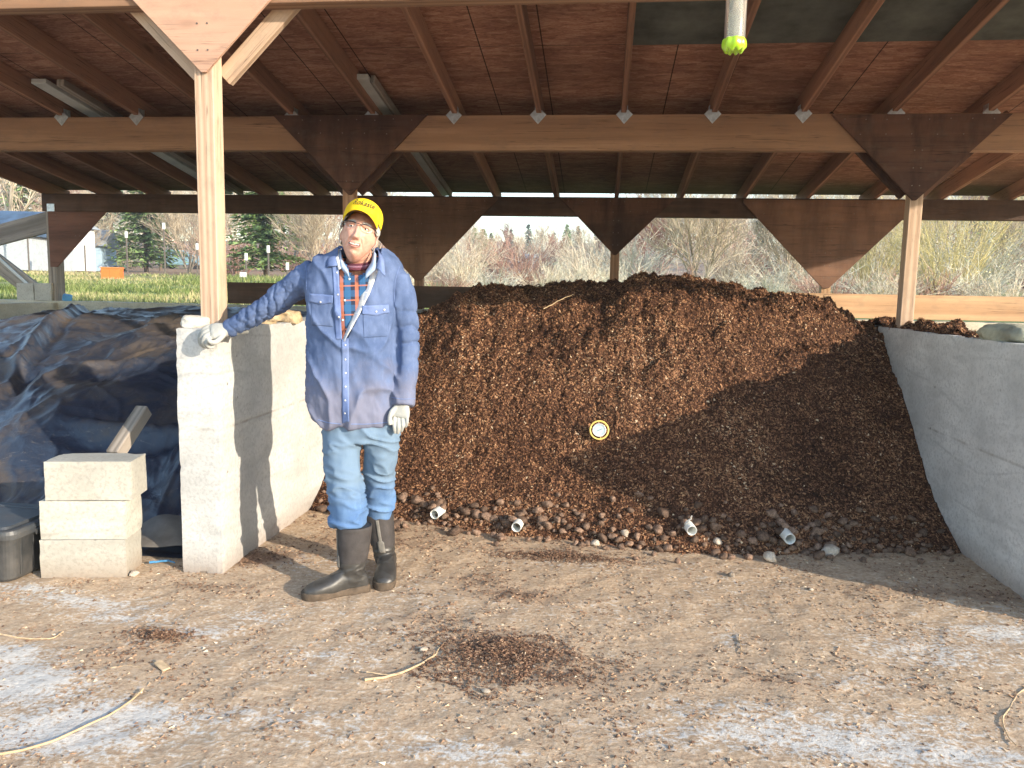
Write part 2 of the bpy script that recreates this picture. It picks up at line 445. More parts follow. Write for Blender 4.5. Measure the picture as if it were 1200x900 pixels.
# ================================================================== CONCRETE WALLS
def rough_box(sx, sy, sz, cell, amp, chip, seed, seamz=None):
    nx, ny, nz = [max(1, int(round(s / cell))) for s in (sx, sy, sz)]
    def face(u, v, f):
        U, V_ = np.meshgrid(np.linspace(0, 1, u + 1), np.linspace(0, 1, v + 1), indexing='ij')
        return f(U.ravel(), V_.ravel()), grid_faces(u + 1, v + 1)
    parts = []
    for s in (0, 1):
        parts.append(face(nx, nz, lambda a, b: np.stack([a, a * 0 + s, b], -1)) + (s == 1,))
        parts.append(face(ny, nz, lambda a, b: np.stack([a * 0 + s, a, b], -1)) + (s == 0,))
        parts.append(face(nx, ny, lambda a, b: np.stack([a, b, a * 0 + s], -1)) + (s == 0,))
    bm = bmesh.new()
    mb = MB()
    for V, F, flip in parts: mb.add(V, F[:, ::-1] if flip else F)
    V = np.vstack(mb.V); F = np.vstack(mb.F[4])
    key = np.round(V * 1e5).astype(np.int64)
    uq, inv = np.unique(key, axis=0, return_inverse=True)
    V = uq / 1e5; F = inv.ravel()[F]
    S = np.array([sx, sy, sz]); P = (V - .5) * S
    P[:, 2] += sz / 2
    n = np.zeros_like(P)
    for k in range(3):
        n[:, k] = np.where(V[:, k] < 1e-4, -1, np.where(V[:, k] > 1 - 1e-4, 1, 0))
    nedge = np.abs(n).sum(1)
    d = fbm(P[:, 0] * 3 + seed, P[:, 1] * 3, P[:, 2] * 3, 4, seed) * amp
    if seamz is not None:
        d = d + np.where(P[:, 2] > seamz, .001, -.001)
    P = P + n * d[:, None]
    c = np.clip(fbm(P[:, 0] * 22, P[:, 1] * 22, P[:, 2] * 22, 3, seed + 5) + .1, 0, 2) * chip
    ed = nedge >= 2
    low = P[:, 2] < .002
    P[ed] -= (n * c[:, None])[ed] * .6
    P[low, 2] = -.03
    return np_mesh('concrete_wall', P, F, False)
def wall(name, x0, x1, y0, y1, h, label, mat=M_CONC, seed=1, cell=.03, chip=.012):
    me = rough_box(x1 - x0, y1 - y0, h, cell, .0025, chip, seed, .74 if x1 < 0 else .62)
    o = link(name, me, mat, None, Matrix.Translation(((x0 + x1) / 2, (y0 + y1) / 2, 0)))
    return tag(o, label, 'wall')
wall('concrete_wall', -2.040, -1.828, 3.555, 7.96, 1.218, 'white concrete bay wall lit by the sun beside the man in the yellow cap', seed=3)
wall('concrete_wall', 2.077, 2.285, 3.50, 7.96, 1.218, 'pale concrete bay wall in shade at the right of the compost pile', concrete('concrete_shade_lifted', (.72, .72, .71), seamz=.62), seed=9)  # lighter copy of the wall concrete, its shade brightened in the colour
wall('concrete_wall', -6.15, -5.93, 3.9, 7.96, 1.20, 'concrete bay wall at the far left end, beyond the black tarp', M_CONCG, seed=14, cell=.06)
wall('concrete_wall', -9.5, 5.1, 7.965, 8.17, 1.219, 'long low concrete wall along the back of the bays', M_CONCG, seed=21, cell=.07)
def plank(a, b, w, h, mat, label):
    o = board('plank', a, b, w, h, mat); return tag(o, label, 'plank')
plank((-1.27 + -2.70, 7.99, 1.348), (.10, 7.99, 1.348), .045, .225, W_DARK, 'dark wide plank on edge on the back wall behind the man')
plank((.11, 7.99, 1.345), (4.95, 7.99, 1.355), .045, .235, W_BOARD, 'sunlit orange brown plank on edge on the back wall at right')

# ================================================================== NEIGHBOURING FRAME at far left
nb = empty('weathered_trestle', (-6.9, 8.5, 1.2), 'weathered grey timber frame of crossing boards left of the shed', 'timber frame')
board('rail', (-8.2, 8.35, 1.62), (-6.02, 8.22, 2.13), .04, .225, W_GREY, nb)
board('rail', (-7.6, 8.45, 2.05), (-6.40, 8.40, 1.22), .04, .20, W_GREY, nb)
board('batten', (-7.15, 8.38, 1.86), (-6.45, 8.36, 1.28), .02, .03, M_PALE, nb)
def cblock(loc, sz, label, group=None, rz=0, seed=1):
    me = rough_box(*sz, .022, .0022, .006, seed)
    for v in me.vertices: v.co.z = max(v.co.z, 0)
    o = link('concrete_block', me, M_CONCB, None, Matrix.Translation(loc) @ Matrix.Rotation(rz, 4, 'Z'))
    return tag(o, label, 'concrete block', group)
cblock((-6.10, 8.06, 1.220), (.20, .19, .19), 'small concrete block at the foot of the leaning grey boards', seed=41)
cblock((-6.32, 8.075, 1.220), (.20, .19, .185), 'small brownish concrete block on the back wall, left of its pale twin', seed=42)
for i, (z, x, r, l) in enumerate(((0, -2.476, .20, 'bottom block of the pale stack of three beside the black tote'),
                                  (.192, -2.470, .185, 'middle block of the pale concrete stack of three'),
                                  (.386, -2.440, .21, 'top block of the pale concrete stack of three, under the leaning timber'))):
    cblock((x, 3.487 + .006 * i, z + .001), (.400, .197, .190), l, 'three stacked concrete blocks', r, 50 + i)
o = board('timber_offcut', at(134, 534, 3.72), at(169, 480, 3.98), .072, .072, W_GREY, bev=.006)
tag(o, 'weathered square timber end leaning behind the stack of blocks', 'timber')
# ================================================================== GROUND
def gpt(x, y):
    v = fw + rt * ((x - 600) / FPX) + dn * ((y - 450) / FPX)
    k = -CAMH / v.z
    return v.x * k, v.y * k
def blobs(X, Y, L):
    """soft patches given as (px, py, radius_x, radius_y, weight) on the yard"""
    r = np.zeros_like(X)
    for px, py, a, b, w in L:
        gx, gy = gpt(px, py)
        r = r + w * np.exp(-((X - gx) / a) ** 2 - ((Y - gy) / b) ** 2)
    return r
PALE = [(20, 800, .28, .13, 1.1), (60, 860, .35, .12, 1.0), (150, 835, .22, .08, .8), (10, 765, .2, .1, .9), (100, 705, .28, .07, .65), (130, 722, .25, .06, .5),
        (240, 740, .15, .07, .55), (300, 725, .12, .05, .45), (390, 770, .25, .10, .45), (300, 840, .3, .08, .4), (40, 690, .2, .05, .6),
        (560, 885, .22, .07, .6), (450, 720, .12, .04, .3), (860, 750, .10, .12, .5), (850, 830, .35, .12, .45), (960, 870, .40, .11, .65), (1100, 850, .3, .1, .4),
        (1080, 760, .3, .12, .35), (1180, 740, .25, .08, .6), (760, 870, .3, .1, .35), (1000, 800, .3, .1, .4), (1150, 890, .25, .08, .5)]
DARK = [(570, 760, .22, .14, .9), (500, 725, .25, .12, .55), (610, 700, .20, .10, .6), (185, 745, .12, .05, .75), (660, 800, .15, .1, .3), (560, 680, .2, .1, .4),
        (300, 655, .25, .12, .7), (380, 640, .3, .25, .5), (250, 690, .3, .08, .35), (470, 640, .3, .12, .45), (720, 660, .25, .06, .5), (1150, 700, .5, .15, .5),
        (900, 800, .25, .09, .45), (780, 700, .4, .06, .2), (1020, 690, .3, .06, .3), (140, 770, .3, .1, .35), (400, 860, .5, .15, .2), (700, 780, .2, .1, .15)]
def sstep(a, b, x):
    t = np.clip((x - a) / (b - a), 0, 1); return t * t * (3 - 2 * t)
def field_h(X, Y):
    near = 1.02 + (Y - 8.2) * .012
    far = 2.0 + sstep(38, 75, Y) * 1.0 + sstep(75, 330, Y) * 16 + sstep(300, 1200, Y) * 22
    h = near + (far - near) * sstep(14, 42, Y)
    h = h + fbm(X / 9., Y / 9., 0, 3, 5) * .10 + fbm(X / 60., Y / 60., 0, 3, 6) * np.clip((Y - 60) / 60, 0, 4)
    return h
def ground_h(X, Y):
    yard = fbm(X * 2, Y * 2, 0, 3, 31) * .006 + fbm(X * 14, Y * 14, 0, 3, 33) * .0035
    yard = yard + np.clip(blobs(X, Y, DARK), 0, 1) * (.010 + .012 * np.clip(fbm(X * 22, Y * 22, 0, 3, 35), -.3, 1)) * (Y < 6)
    m = (Y > 8.07)
    side = sstep(6, 40, np.abs(X)) * sstep(3.8, 8, Y)
    return np.where(m, field_h(X, Y), yard * (np.abs(Y) < 9) )
def axis(segs):
    out = [segs[0][0]]
    for a, b, n, g in segs:
        t = (np.arange(1, n + 1) / n) ** g
        out += list(a + (b - a) * t)
    return np.array(out)
gx = np.concatenate([-axis([(6.2, 1400, 60, 3.2)])[::-1][:-1], axis([(-6.2, -2.9, 40, 1), (-2.9, 2.6, 400, 1), (2.6, 6.2, 60, 1)]), axis([(6.2, 1400, 60, 3.2)])[1:]])
gy = np.concatenate([-axis([(.0, 600, 30, 3)])[::-1][:-1], axis([(0, 1.6, 20, 1), (1.6, 4.9, 230, 1), (4.9, 8.0, 30, 1), (8.0, 8.06, 1, 1), (8.06, 8.10, 1, 1), (8.10, 60, 130, 1.6), (60, 1500, 60, 2.6)])])
GX, GY = np.meshgrid(gx, gy, indexing='ij')
GZ = ground_h(GX, GY)
me = np_mesh('ground', np.stack([GX, GY, GZ], -1).reshape(-1, 3), grid_faces(len(gx), len(gy)))
def fattr(me, name, val):
    a = me.attributes.new(name, 'FLOAT', 'POINT'); a.data.foreach_set('value', np.asarray(val, float).ravel())
def yard_fields(X, Y):
    pale = blobs(X, Y, PALE) + fbm(X * 1.3, Y * 3.2, 0, 3, 71) * .22 + .12
    dark = blobs(X, Y, DARK) + fbm(X * 1.7, Y * 2.5, 0, 3, 73) * .22 + .05
    toe = np.clip((Y - 3.9) / .5, 0, 1)
    return pale * (1 - .75 * toe), dark + .15 * toe
pl, dk = yard_fields(GX, GY)
fattr(me, 'pale', pl); fattr(me, 'dark', dk)
def ground_mat():
    t = NT('ground')
    P = t.n('NewGeometry').outputs['Position']
    def c(s): return t.coords(s, kind='World')
    fine = t.noise(c((1, 1, 1)), 55, 6, .65)
    med = t.noise(c((1, 2.2, 1)), 14, 6, .68, .6)
    grit = t.noise(c((1, 1, 1)), 190, 3, .7)
    # dry tan dirt
    dirt = t.mix(t.ramp(fine, [(.32, 0.), (.68, 1.)]), (.37, .255, .16), (.62, .485, .345))
    dirt = t.mix(t.ramp(med, [(.35, .4), (.55, 0.)]), dirt, (.30, .19, .125))
    dirt = t.mix(t.ramp(grit, [(.60, 0.), (.70, .5)]), dirt, (.60, .47, .34))
    # bare pale slab showing through
    pm = t.math('ADD', t.attr('pale'), t.math('ADD', t.math('MULTIPLY', t.math('SUBTRACT', med, .5), 2.1), t.math('MULTIPLY', t.math('SUBTRACT', fine, .5), 2.4)))
    pm = t.ramp(pm, [(.38, 0.), (.84, .9)])
    slab_c = t.mix(t.ramp(fine, [(.3, 0.), (.7, 1.)]), (.46, .435, .40), (.68, .66, .62))
    col = t.mix(pm, dirt, slab_c)
    # dark compost litter
    dm = t.math('ADD', t.attr('dark'), t.math('ADD', t.math('MULTIPLY', t.math('SUBTRACT', med, .5), 1.1), t.math('MULTIPLY', t.math('SUBTRACT', fine, .5), 1.2)))
    dm = t.ramp(dm, [(.34, 0.), (.78, .88)])
    dcol = t.mix(t.ramp(fine, [(.35, 0.), (.65, 1.)]), (.09, .05, .033), (.26, .15, .095))
    col = t.mix(dm, col, dcol)
    # field beyond the shed
    sx = t.n('SeparateXYZ'); t.put(sx.inputs[0], P)
    g1 = t.noise(c((1, 1, 1)), .9, 6, .6); g2 = t.noise(c((1, 1, 1)), 9, 5, .6)
    grass = t.mix(t.ramp(g2, [(.35, 0.), (.65, 1.)]), (.085, .13, .03), (.24, .30, .085))
    grass = t.mix(t.ramp(g1, [(.46, 0.), (.62, .8)]), grass, (.30, .25, .12))
    weed = t.mix(t.ramp(g2, [(.35, 0.), (.65, 1.)]), (.20, .12, .075), (.40, .27, .17))
    m2 = t.n('MapRange', i_1=27., i_2=36.); t.put(m2.inputs[0], t.math('ADD', sx.outputs[1], t.math('MULTIPLY', g1, 8)))
    grass = t.mix(m2.outputs[0], grass, weed)
    m1 = t.math('GREATER_THAN', sx.outputs[1], 8.06)
    col = t.mix(m1, col, grass)
    hb = t.math('ADD', t.math('MULTIPLY', fine, .8), t.math('ADD', t.math('MULTIPLY', med, 1.), t.math('MULTIPLY', grit, .3)))
    t.bump(hb, .55, .011)
    return t.done(col, .93, .15)
g = link('ground', me, ground_mat()); g['kind'] = 'structure'

# ================================================================== SHARDS (wood chips and crumbs of compost)
def shards(P, N, L, W, T, tilt, rs, rnd):
    """irregular slivers: 4 corners each, lying along the surface"""
    n = len(P)
    a = rs.rand(n) * 2 * PI
    t1 = np.cross(N, [0.31, .2, .93]); t1 /= np.linalg.norm(t1, axis=1)[:, None]
    t2 = np.cross(N, t1)
    D = np.cos(a)[:, None] * t1 + np.sin(a)[:, None] * t2 + N * (rs.randn(n) * tilt)[:, None]
    D /= np.linalg.norm(D, axis=1)[:, None]
    S = np.cross(N, D); S /= np.linalg.norm(S, axis=1)[:, None]; U = np.cross(D, S)
    L = L[:, None]; W = W[:, None]; T = T[:, None]
    j = lambda s: (1 + s * (rs.rand(n, 1) - .5))
    c = [P - D * L * .5 * j(.5) + S * W * .4 * j(1), P + D * L * .5 * j(.5) + S * W * .3 * j(1) + U * T * .5, P + D * L * .32 * j(.6) - S * W * .5 * j(1), P - D * L * .3 * j(.6) - S * W * .3 * j(1) + U * T, ]
    V = np.stack(c, 1).reshape(-1, 3)
    b = np.arange(n)[:, None] * 4
    F = np.concatenate([b + [0, 1, 2], b + [0, 2, 3], b + [0, 3, 1], b + [1, 3, 2]])
    return V, F, np.repeat(rnd, 4)
def chip_mat(name, stops, rough=.85):
    t = NT(name)
    r = t.attr('rnd')
    return t.done(t.ramp(r, stops), rough, .2)
M_CHIP = chip_mat('wood_chips', [(0, (.020, .010, .007)), (.25, (.070, .032, .018)), (.52, (.21, .100, .054)), (.80, (.34, .178, .092)), (.94, (.46, .28, .155)), (1., (.60, .45, .30))])
M_LITTER = chip_mat('litter', [(0, (.07, .038, .025)), (.3, (.21, .12, .075)), (.55, (.38, .245, .155)), (.8, (.54, .39, .26)), (1., (.76, .64, .47))])

# ================================================================== COMPOST PILE
TX = [-1.84, -1.45, -1.06, -.67, .03, .49, .96, 1.45, 1.91, 2.09]
TY = [4.72, 4.62, 4.52, 4.42, 4.35, 4.28, 4.32, 4.46, 4.50, 4.52]
HX = [-1.84, -1.6, -1.33, -1.1, -.9, -.5, -.1, .22, .62, .85, 1.1, 1.45, 1.70, 1.85, 2.0, 2.09]
HY = [1.16, 1.20, 1.27, 1.36, 1.43, 1.445, 1.475, 1.53, 1.53, 1.50, 1.46, 1.43, 1.36, 1.27, 1.19, 1.18]
def pile_base(X, Y):
    toe = np.interp(X, TX, TY); Hc = np.interp(X, HX, HY)
    d = Y - toe
    p = np.interp(d, [-.3, 0, .25, .5, .8, 1.1, 1.4, 1.65, 1.95, 2.6, 3.0, 3.8], [-.12, .0, .10, .235, .475, .715, .90, .97, 1.0, .985, .93, .78])
    return p * Hc
def pile_h(X, Y, fine=True):
    z = pile_base(X, Y)
    k = np.clip(z / .25, .1, 1)
    z = z + k * (fbm(X * 1.6, Y * 1.6, 0, 3, 91) * .035)
    if fine:
        r = fbm(X * 6, Y * 6, z * 3, 4, 93)
        top = sstep(.5, 1.3, z)
        z = z + k * r * (.020 + .030 * top) + k * top * .05 * fbm(X * 2.8, Y * 2.8, 2, 3, 97)
        r2 = np.abs(fbm(X * 15, Y * 15, z * 8, 3, 95))
        z = z + k * (r2 - .3) * (.020 + .02 * top)
    return z
px = np.linspace(-1.842, 2.085, 400)
py = np.concatenate([np.linspace(4.0, 6.5, 300), np.linspace(6.5, 7.97, 50)[1:]])
PX, PY = np.meshgrid(px, py, indexing='ij')
PZ = pile_h(PX, PY)
pile = link('compost_pile', np_mesh('compost_pile', np.stack([PX, PY, PZ], -1).reshape(-1, 3), grid_faces(len(px), len(py))), None)
def pile_mat():
    t = NT('compost')
    a = t.noise(t.coords(kind='World'), 70, 6, .7)
    b = t.noise(t.coords(kind='World'), 3, 5, .6)
    c = t.ramp(a, [(.3, (.020, .010, .007)), (.5, (.075, .034, .02)), (.7, (.17, .08, .045))])
    c = t.mix(t.ramp(b, [(.4, .35), (.6, 0.)]), c, (.03, .016, .011))
    t.bump(a, .9, .02)
    return t.done(c, .9, .15)
pile.data.materials.append(pile_mat())
tag(pile, 'big heap of reddish brown compost and wood chips between the two concrete walls', 'compost pile')
def sample_surf(n, hf, x0, x1, y0, y1, rs, dens=None):
    X = rs.uniform(x0, x1, n); Y = rs.uniform(y0, y1, n)
    Z = hf(X, Y); e = .012
    gx_ = (hf(X + e, Y) - Z) / e; gy_ = (hf(X, Y + e) - Z) / e
    area = np.sqrt(1 + gx_ ** 2 + gy_ ** 2)
    keep = rs.rand(n) < np.clip(area / 2.2, 0, 1)
    if dens is not None: keep &= rs.rand(n) < dens(X, Y, Z)
    N = np.stack([-gx_, -gy_, np.ones(n)], -1); N /= np.linalg.norm(N, axis=1)[:, None]
    return np.stack([X, Y, Z], -1)[keep], N[keep]
def chip_cloud(name, P, N, smin, smax, mat, parent, rs, tilt=.35, lift=.004, bias=None, thin=.32):
    n = len(P)
    L = smin + (smax - smin) * rs.rand(n) ** 2.2
    rnd = np.clip(rs.beta(2.2, 2.6, n) + (rs.rand(n) < .03) * .35 + (0 if bias is None else bias), 0, 1)
    V, F, A = shards(P + N * (lift * rs.rand(n))[:, None], N, L, L * (thin + .35 * rs.rand(n)), L * (.12 + .2 * rs.rand(n)), tilt, rs, rnd)
    me = np_mesh(name, V, F, False, A)
    o = link(name, me, mat, parent); o['kind'] = 'stuff'
    return o
rs = np.random.RandomState(5)
P, N = sample_surf(460000, lambda a, b: pile_h(a, b), -1.82, 2.07, 4.15, 7.0, rs, lambda X, Y, Z: np.where(Y < 6.35, 1., .35))
bias = fbm(P[:, 0] * 2.2, P[:, 1] * 2.2, P[:, 2] * 2.2, 3, 77) * .10 + fbm(P[:, 0] * 8, P[:, 1] * 8, P[:, 2] * 8, 2, 78) * .12
chip_cloud('wood_chips', P, N, .005, .025, M_CHIP, pile, rs, bias=bias)
# compost spilt on the top of the right wall
def spill(name, cx, cy, lx, ly, h, z0, parent, n=5000, seed=1, mat=M_CHIP):
    rs = np.random.RandomState(seed)
    def hf(X, Y):
        r = ((X - cx) / lx) ** 2 + ((Y - cy) / ly) ** 2
        rr_ = r * (1 + .9 * fbm(X * 9, Y * 9, seed, 3, seed + 1))
        return z0 - .02 + (h + .016) * np.clip(1 - rr_, 0, 1) ** .7 * (1 + .55 * fbm(X * 14, Y * 14, seed, 3, seed))
    u = np.linspace(cx - lx, cx + lx, 30); v = np.linspace(cy - ly, cy + ly, 60)
    U, V_ = np.meshgrid(u, v, indexing='ij')
    o = link(name, np_mesh(name, np.stack([U, V_, hf(U, V_)], -1).reshape(-1, 3), grid_faces(30, 60)), [pile.data.materials[0]], parent)
    P, N = sample_surf(n, hf, cx - lx, cx + lx, cy - ly, cy + ly, rs, lambda X, Y, Z: np.where(Z > z0 - .004, 1., .0) if parent is not None else np.clip((Z - z0 + .014) / (h * .8 + .014), 0, 1) ** 1.5)
    c = chip_cloud('wood_chips', P, N, .008, .03, mat, o, rs, .5)
    return o
spill('spilt_compost', 2.18, 5.35, .095, .35, .055, 1.218, pile, 4000, 3)
spill('spilt_compost', 2.18, 6.15, .10, .50, .05, 1.218, pile, 6000, 4)
spill('spilt_compost', 2.18, 4.85, .09, .35, .022, 1.218, pile, 2500, 5)
def clump(px_, py_, sx_, sy_, label, n, seed):
    cx, cy = gpt(px_, py_); rs = np.random.RandomState(seed)
    u = rs.randn(n); v = rs.randn(n); k = 1 + .5 * fbm(u * .9, v * .9, seed, 3, seed)
    X = cx + u * sx_ * k; Y = cy + v * sy_ * k
    P = np.stack([X, Y, ground_h(X, Y) + np.abs(rs.randn(n)) * .007 * np.exp(-(u ** 2 + v ** 2) / 2)], -1); N = np.tile([0, 0, 1.], (n, 1))
    o = chip_cloud('compost_scatter', P, N, .005, .020, M_CHIP2, None, rs, .25, .003)
    del o['kind']; tag(o, label, 'compost scatter')
M_CHIP2 = chip_mat('loose_compost', [(0, (.05, .028, .02)), (.3, (.13, .07, .045)), (.6, (.25, .145, .09)), (.85, (.38, .25, .16)), (1., (.58, .44, .31))])
clump(585, 770, .16, .115, 'thick patch of dark loose compost on the yard, right of the forked twig', 8500, 31)
clump(187, 747, .07, .035, 'small dark patch of loose compost on the yard below the stacked blocks', 1500, 32)
clump(650, 653, .15, .045, 'spill of loose compost reaching the yard in front of the cobbles', 3200, 34)
# ---- litter on the yard
def litter_d(X, Y, Z):
    p, d = yard_fields(X, Y)
    f = fbm(X * 9, Y * 9, 0, 3, 79) * .5
    near = np.clip(1.4 - np.abs(Y - 2.8) * .15, .5, 1)
    return np.clip(.18 + d * 1.2 - p * .35 + f * .8, .03, 1) * near
rs = np.random.RandomState(8)
P, N = sample_surf(270000, ground_h, -3.6, 2.3, 1.75, 4.75, rs, litter_d)
_, d_ = yard_fields(P[:, 0], P[:, 1])
inside = ~((P[:, 0] > -2.05) & (P[:, 0] < -1.82) & (P[:, 1] > 3.55)) & ~((P[:, 0] > 2.07) & (P[:, 1] > 3.5))
P = P[inside]; N = N[inside]; d_ = d_[inside]
lit = chip_cloud('ground_litter', P, N, .004, .022, M_LITTER, None, rs, .10, .002, bias=-.40 * np.clip(d_, 0, 1) + .10)
tag(lit, 'scattered wood chips and bark crumbs on the trodden yard', 'wood chips')

# ================================================================== COBBLES at the toe
def pebble_mesh(seed, sq=(1, .8, .62), sub=2, amp=.42):
    bm = bmesh.new(); bmesh.ops.create_icosphere(bm, subdivisions=sub, radius=.5)
    co = np.array([v.co[:] for v in bm.verts])
    d = 1 + fbm(co[:, 0] * 2.4 + seed * 3, co[:, 1] * 2.4, co[:, 2] * 2.4, 3, seed) * amp
    co = co * d[:, None] * sq
    for v, c in zip(bm.verts, co): v.co = c
    return bm_mesh('cobble', bm, True)
def stone_mat(name, a, b, dirt=.5):
    t = NT(name)
    n = t.noise(t.coords(rand=1), 3, 6, .65)
    c = t.mix(t.ramp(n, [(.35, 0.), (.65, 1.)]), a, b)
    oi = t.n('ObjectInfo').outputs['Random']
    hsv = t.n('HueSaturation'); t.put(hsv.inputs['Color'], c); t.put(hsv.inputs['Value'], t.math('ADD', t.math('MULTIPLY', oi, 1.0), .5))
    c = t.mix(t.math('MULTIPLY', t.ramp(t.noise(t.coords(rand=1), 9, 4), [(.45, 0.), (.6, 1.)]), dirt), hsv.outputs[0], (.07, .04, .028))
    t.bump(t.noise(t.coords(rand=1), 14, 4), .4, .05)
    return t.done(c, .8, .3)
M_ST = stone_mat('stone_brown', (.12, .075, .052), (.33, .215, .15))
M_STP = stone_mat('stone_pale', (.42, .34, .26), (.60, .52, .43), .25)
vars_ = []
for k in range(9):
    m_ = pebble_mesh(k + 1, (1, RNG.uniform(.72, .95), RNG.uniform(.55, .8))); m_.materials.append(M_ST); vars_.append(m_)
varsp = []
for k in range(4):
    m_ = pebble_mesh(k + 21, (1, .8, .6)); m_.materials.append(M_STP); varsp.append(m_)
PIPES = [(509, 603, 4.50), (605, 618, 4.36), (811, 622, 4.33), (926, 632, 4.33)]
pp = [at(*q) for q in PIPES]
placed = []
def try_stone(x, y, r, meshes, label, group, pale=False):
    z = max(float(ground_h(np.array([x]), np.array([y]))[0]), float(pile_h(np.array([x]), np.array([y]), False)[0]))
    z += r * .55
    p = Vector((x, y, z))
    for q, rr in placed:
        if (q - p).length < (r + rr) * .72: return False
    for q in pp:
        if abs(q.x - x) < .055 and (y < q.y + .015): return False
    placed.append((p, r))
    o = bpy.data.objects.new('cobble', RNG.choice(meshes)); C.objects.link(o)
    o.location = p; o.rotation_euler = (RNG.uniform(-.5, .5), RNG.uniform(-.5, .5), RNG.uniform(0, 6.28)); s = 2 * r; o.scale = (s, s, s)
    tag(o, label, 'cobble', group)
    return True
BR = 'soil brown cobble among the stones along the foot of the compost pile'
n = 0
for x, y, r in ((1.31, 4.36, .052), (.96, 4.22, .045), (.02, 4.30, .03), (.18, 4.40, .030), (.70, 4.35, .032), (1.10, 4.30, .026), (-.44, 4.45, .028)):
    try_stone(x, y, r, varsp, 'pale washed stone among the brown cobbles at the foot of the pile', 'pale stones at the foot of the pile')
tries = 0
while n < 286 and tries < 9000:
    tries += 1
    x = RNG.uniform(-1.80, 2.04); toe = np.interp(x, TX, TY)
    y = toe + RNG.triangular(-.10, .34, .05)
    if RNG.random() < .05: y = toe - RNG.uniform(.08, .2)
    r = RNG.uniform(.013, .030) if RNG.random() < .8 else RNG.uniform(.030, .040)
    if x < -1.3: y += .03
    if try_stone(x, y, r, vars_, BR, 'brown cobbles along the foot of the pile'): n += 1
for q in pp:
    for dx in (-.032, .03, 0.):
        o = bpy.data.objects.new('cobble', RNG.choice(vars_)); C.objects.link(o); o.location = q + Vector((dx, .085 + .02 * (dx == 0), .022 + .02 * (dx == 0)))
        o.rotation_euler = (RNG.uniform(-.5, .5), .3, RNG.uniform(0, 6)); o.scale = (.066,) * 3
        tag(o, BR, 'cobble', 'brown cobbles along the foot of the pile')
# loose pebbles on the yard
for px_, py_, r in ((857, 676, .022), (497, 763, .016), (570, 812, .014), (157, 675, .024), (950, 692, .012)):
    gx0, gy0 = gpt(px_, py_)
    o = bpy.data.objects.new('pebble', RNG.choice(varsp)); C.objects.link(o)
    o.location = (gx0, gy0, r * .5); o.scale = (2 * r,) * 3; o.rotation_euler = (0, 0, RNG.uniform(0, 6))
    tag(o, 'small pale pebble lying loose on the open yard', 'pebble', 'loose pale pebbles on the yard')

# ================================================================== PIPES
M_PVC = plain('white_pvc', (.68, .68, .64), .4, .5, 0, .12, 12)
def pipe(p, d, L, r, label):
    r *= .86
    L = .10
    d = Vector(d).normalized()
    bm = bmesh.new()
    seg = 20; rings = [(0, r), (0, r * .84), (-.12, r * .84), (-L, r * .84), (-L, r), (0, r)]
    z = d; x = z.cross(Vector((0, 0, 1))).normalized(); y = z.cross(x)
    prof = [(0, r), (0.0, r * .86), (-.10, r * .84), (-L + .01, r * .84)]
    V = []; 
    for s, rr in [(-L, r), (-.001, r), (.002, r * .93), (-.001, r * .86), (-L, r * .85)]:
        V.append([tuple(p + d * s + x * (rr * math.cos(a)) + y * (rr * math.sin(a))) for a in np.arange(seg) / seg * 2 * PI])
    V = np.array(V).reshape(-1, 3)
    o = link('drain_pipe', np_mesh('drain_pipe', V, grid_faces(5, seg, True)), M_PVC)
    return tag(o, label, 'pipe')
pipe(pp[0], (-.25, -1, -.05), .3, .034, 'white plastic pipe end among the cobbles, nearest the rubber boots')
pipe(pp[1], (-.10, -1, -.05), .3, .034, 'white plastic pipe end half buried in cobbles, second from the man')
pipe(pp[2], (.2, -1, -.1), .3, .034, 'white plastic pipe end nearly buried, below the small pale stick')
pipe(pp[3], (.12, -1, -.08), .3, .036, 'white plastic pipe end at right, in the shade beside a pale flat stone')
def twig(name, pts, r, mat, label, cat='twig'):
    P_ = np.array(pts, float)
    t = np.linspace(0, 1, 28); s = np.linspace(0, 1, len(P_))
    Q = np.stack([np.interp(t, s, P_[:, k]) for k in range(3)], -1)
    for _ in range(5): Q[1:-1] = (Q[:-2] + Q[2:] + Q[1:-1] * 2) / 4
    Q[:, 0] += fbm(t * 9, t * 0 + P_[0, 0] * 9, 0, 2, 3) * r * 1.5; Q[:, 2] += np.abs(fbm(t * 7, t * 0, 0, 2, 9)) * r * .4 - (.005 if P_[:, 2].max() < .03 else 0)
    o = tube(name, Q, r * (1 - .45 * t), mat, None, 6)
    return tag(o, label, cat)
M_STRAW = plain('straw', (.50, .36, .21), .6, .4, 0, .2, 40)
M_TWIG = plain('twig', (.50, .37, .23), .75, .2, 0, .3, 40)
def gl(L, z=.008): return [(*gpt(*q), z) for q in L]
p3 = at(806, 612, 4.36)
twig('stick', [p3 + Vector((-.02, .05, -.05)), p3 + Vector((.0, 0, 0)), p3 + Vector((.02, -.03, .045))], .006, M_PVC, 'small pale stick poking out of the pile above a pipe', 'stick')
twig('twig', gl([(428, 799), (450, 796), (480, 788), (508, 772), (521, 757)], .010), .006, M_TWIG, 'pale forked twig lying on dark litter in front of the boots')
twig('twig', gl([(430, 790), (452, 793), (470, 792)], .012), .0035, M_TWIG, 'thin short twig lying against the pale forked twig')
twig('straw_stalk', gl([(-30, 893), (20, 884), (70, 868), (120, 845), (150, 827), (168, 810)], .012), .0048, M_STRAW, 'long golden stalk lying across the pale slab at the bottom left', 'straw')
twig('straw_stalk', gl([(0, 745), (30, 750), (62, 750), (75, 742)], .01), .004, M_TWIG, 'short bent pale stalk at the left edge of the yard', 'straw')
twig('twig', gl([(1215, 800), (1190, 815), (1178, 835), (1176, 855), (1190, 875)], .007), .0035, M_TWIG, 'thin curled vine twig at the right edge of the yard')
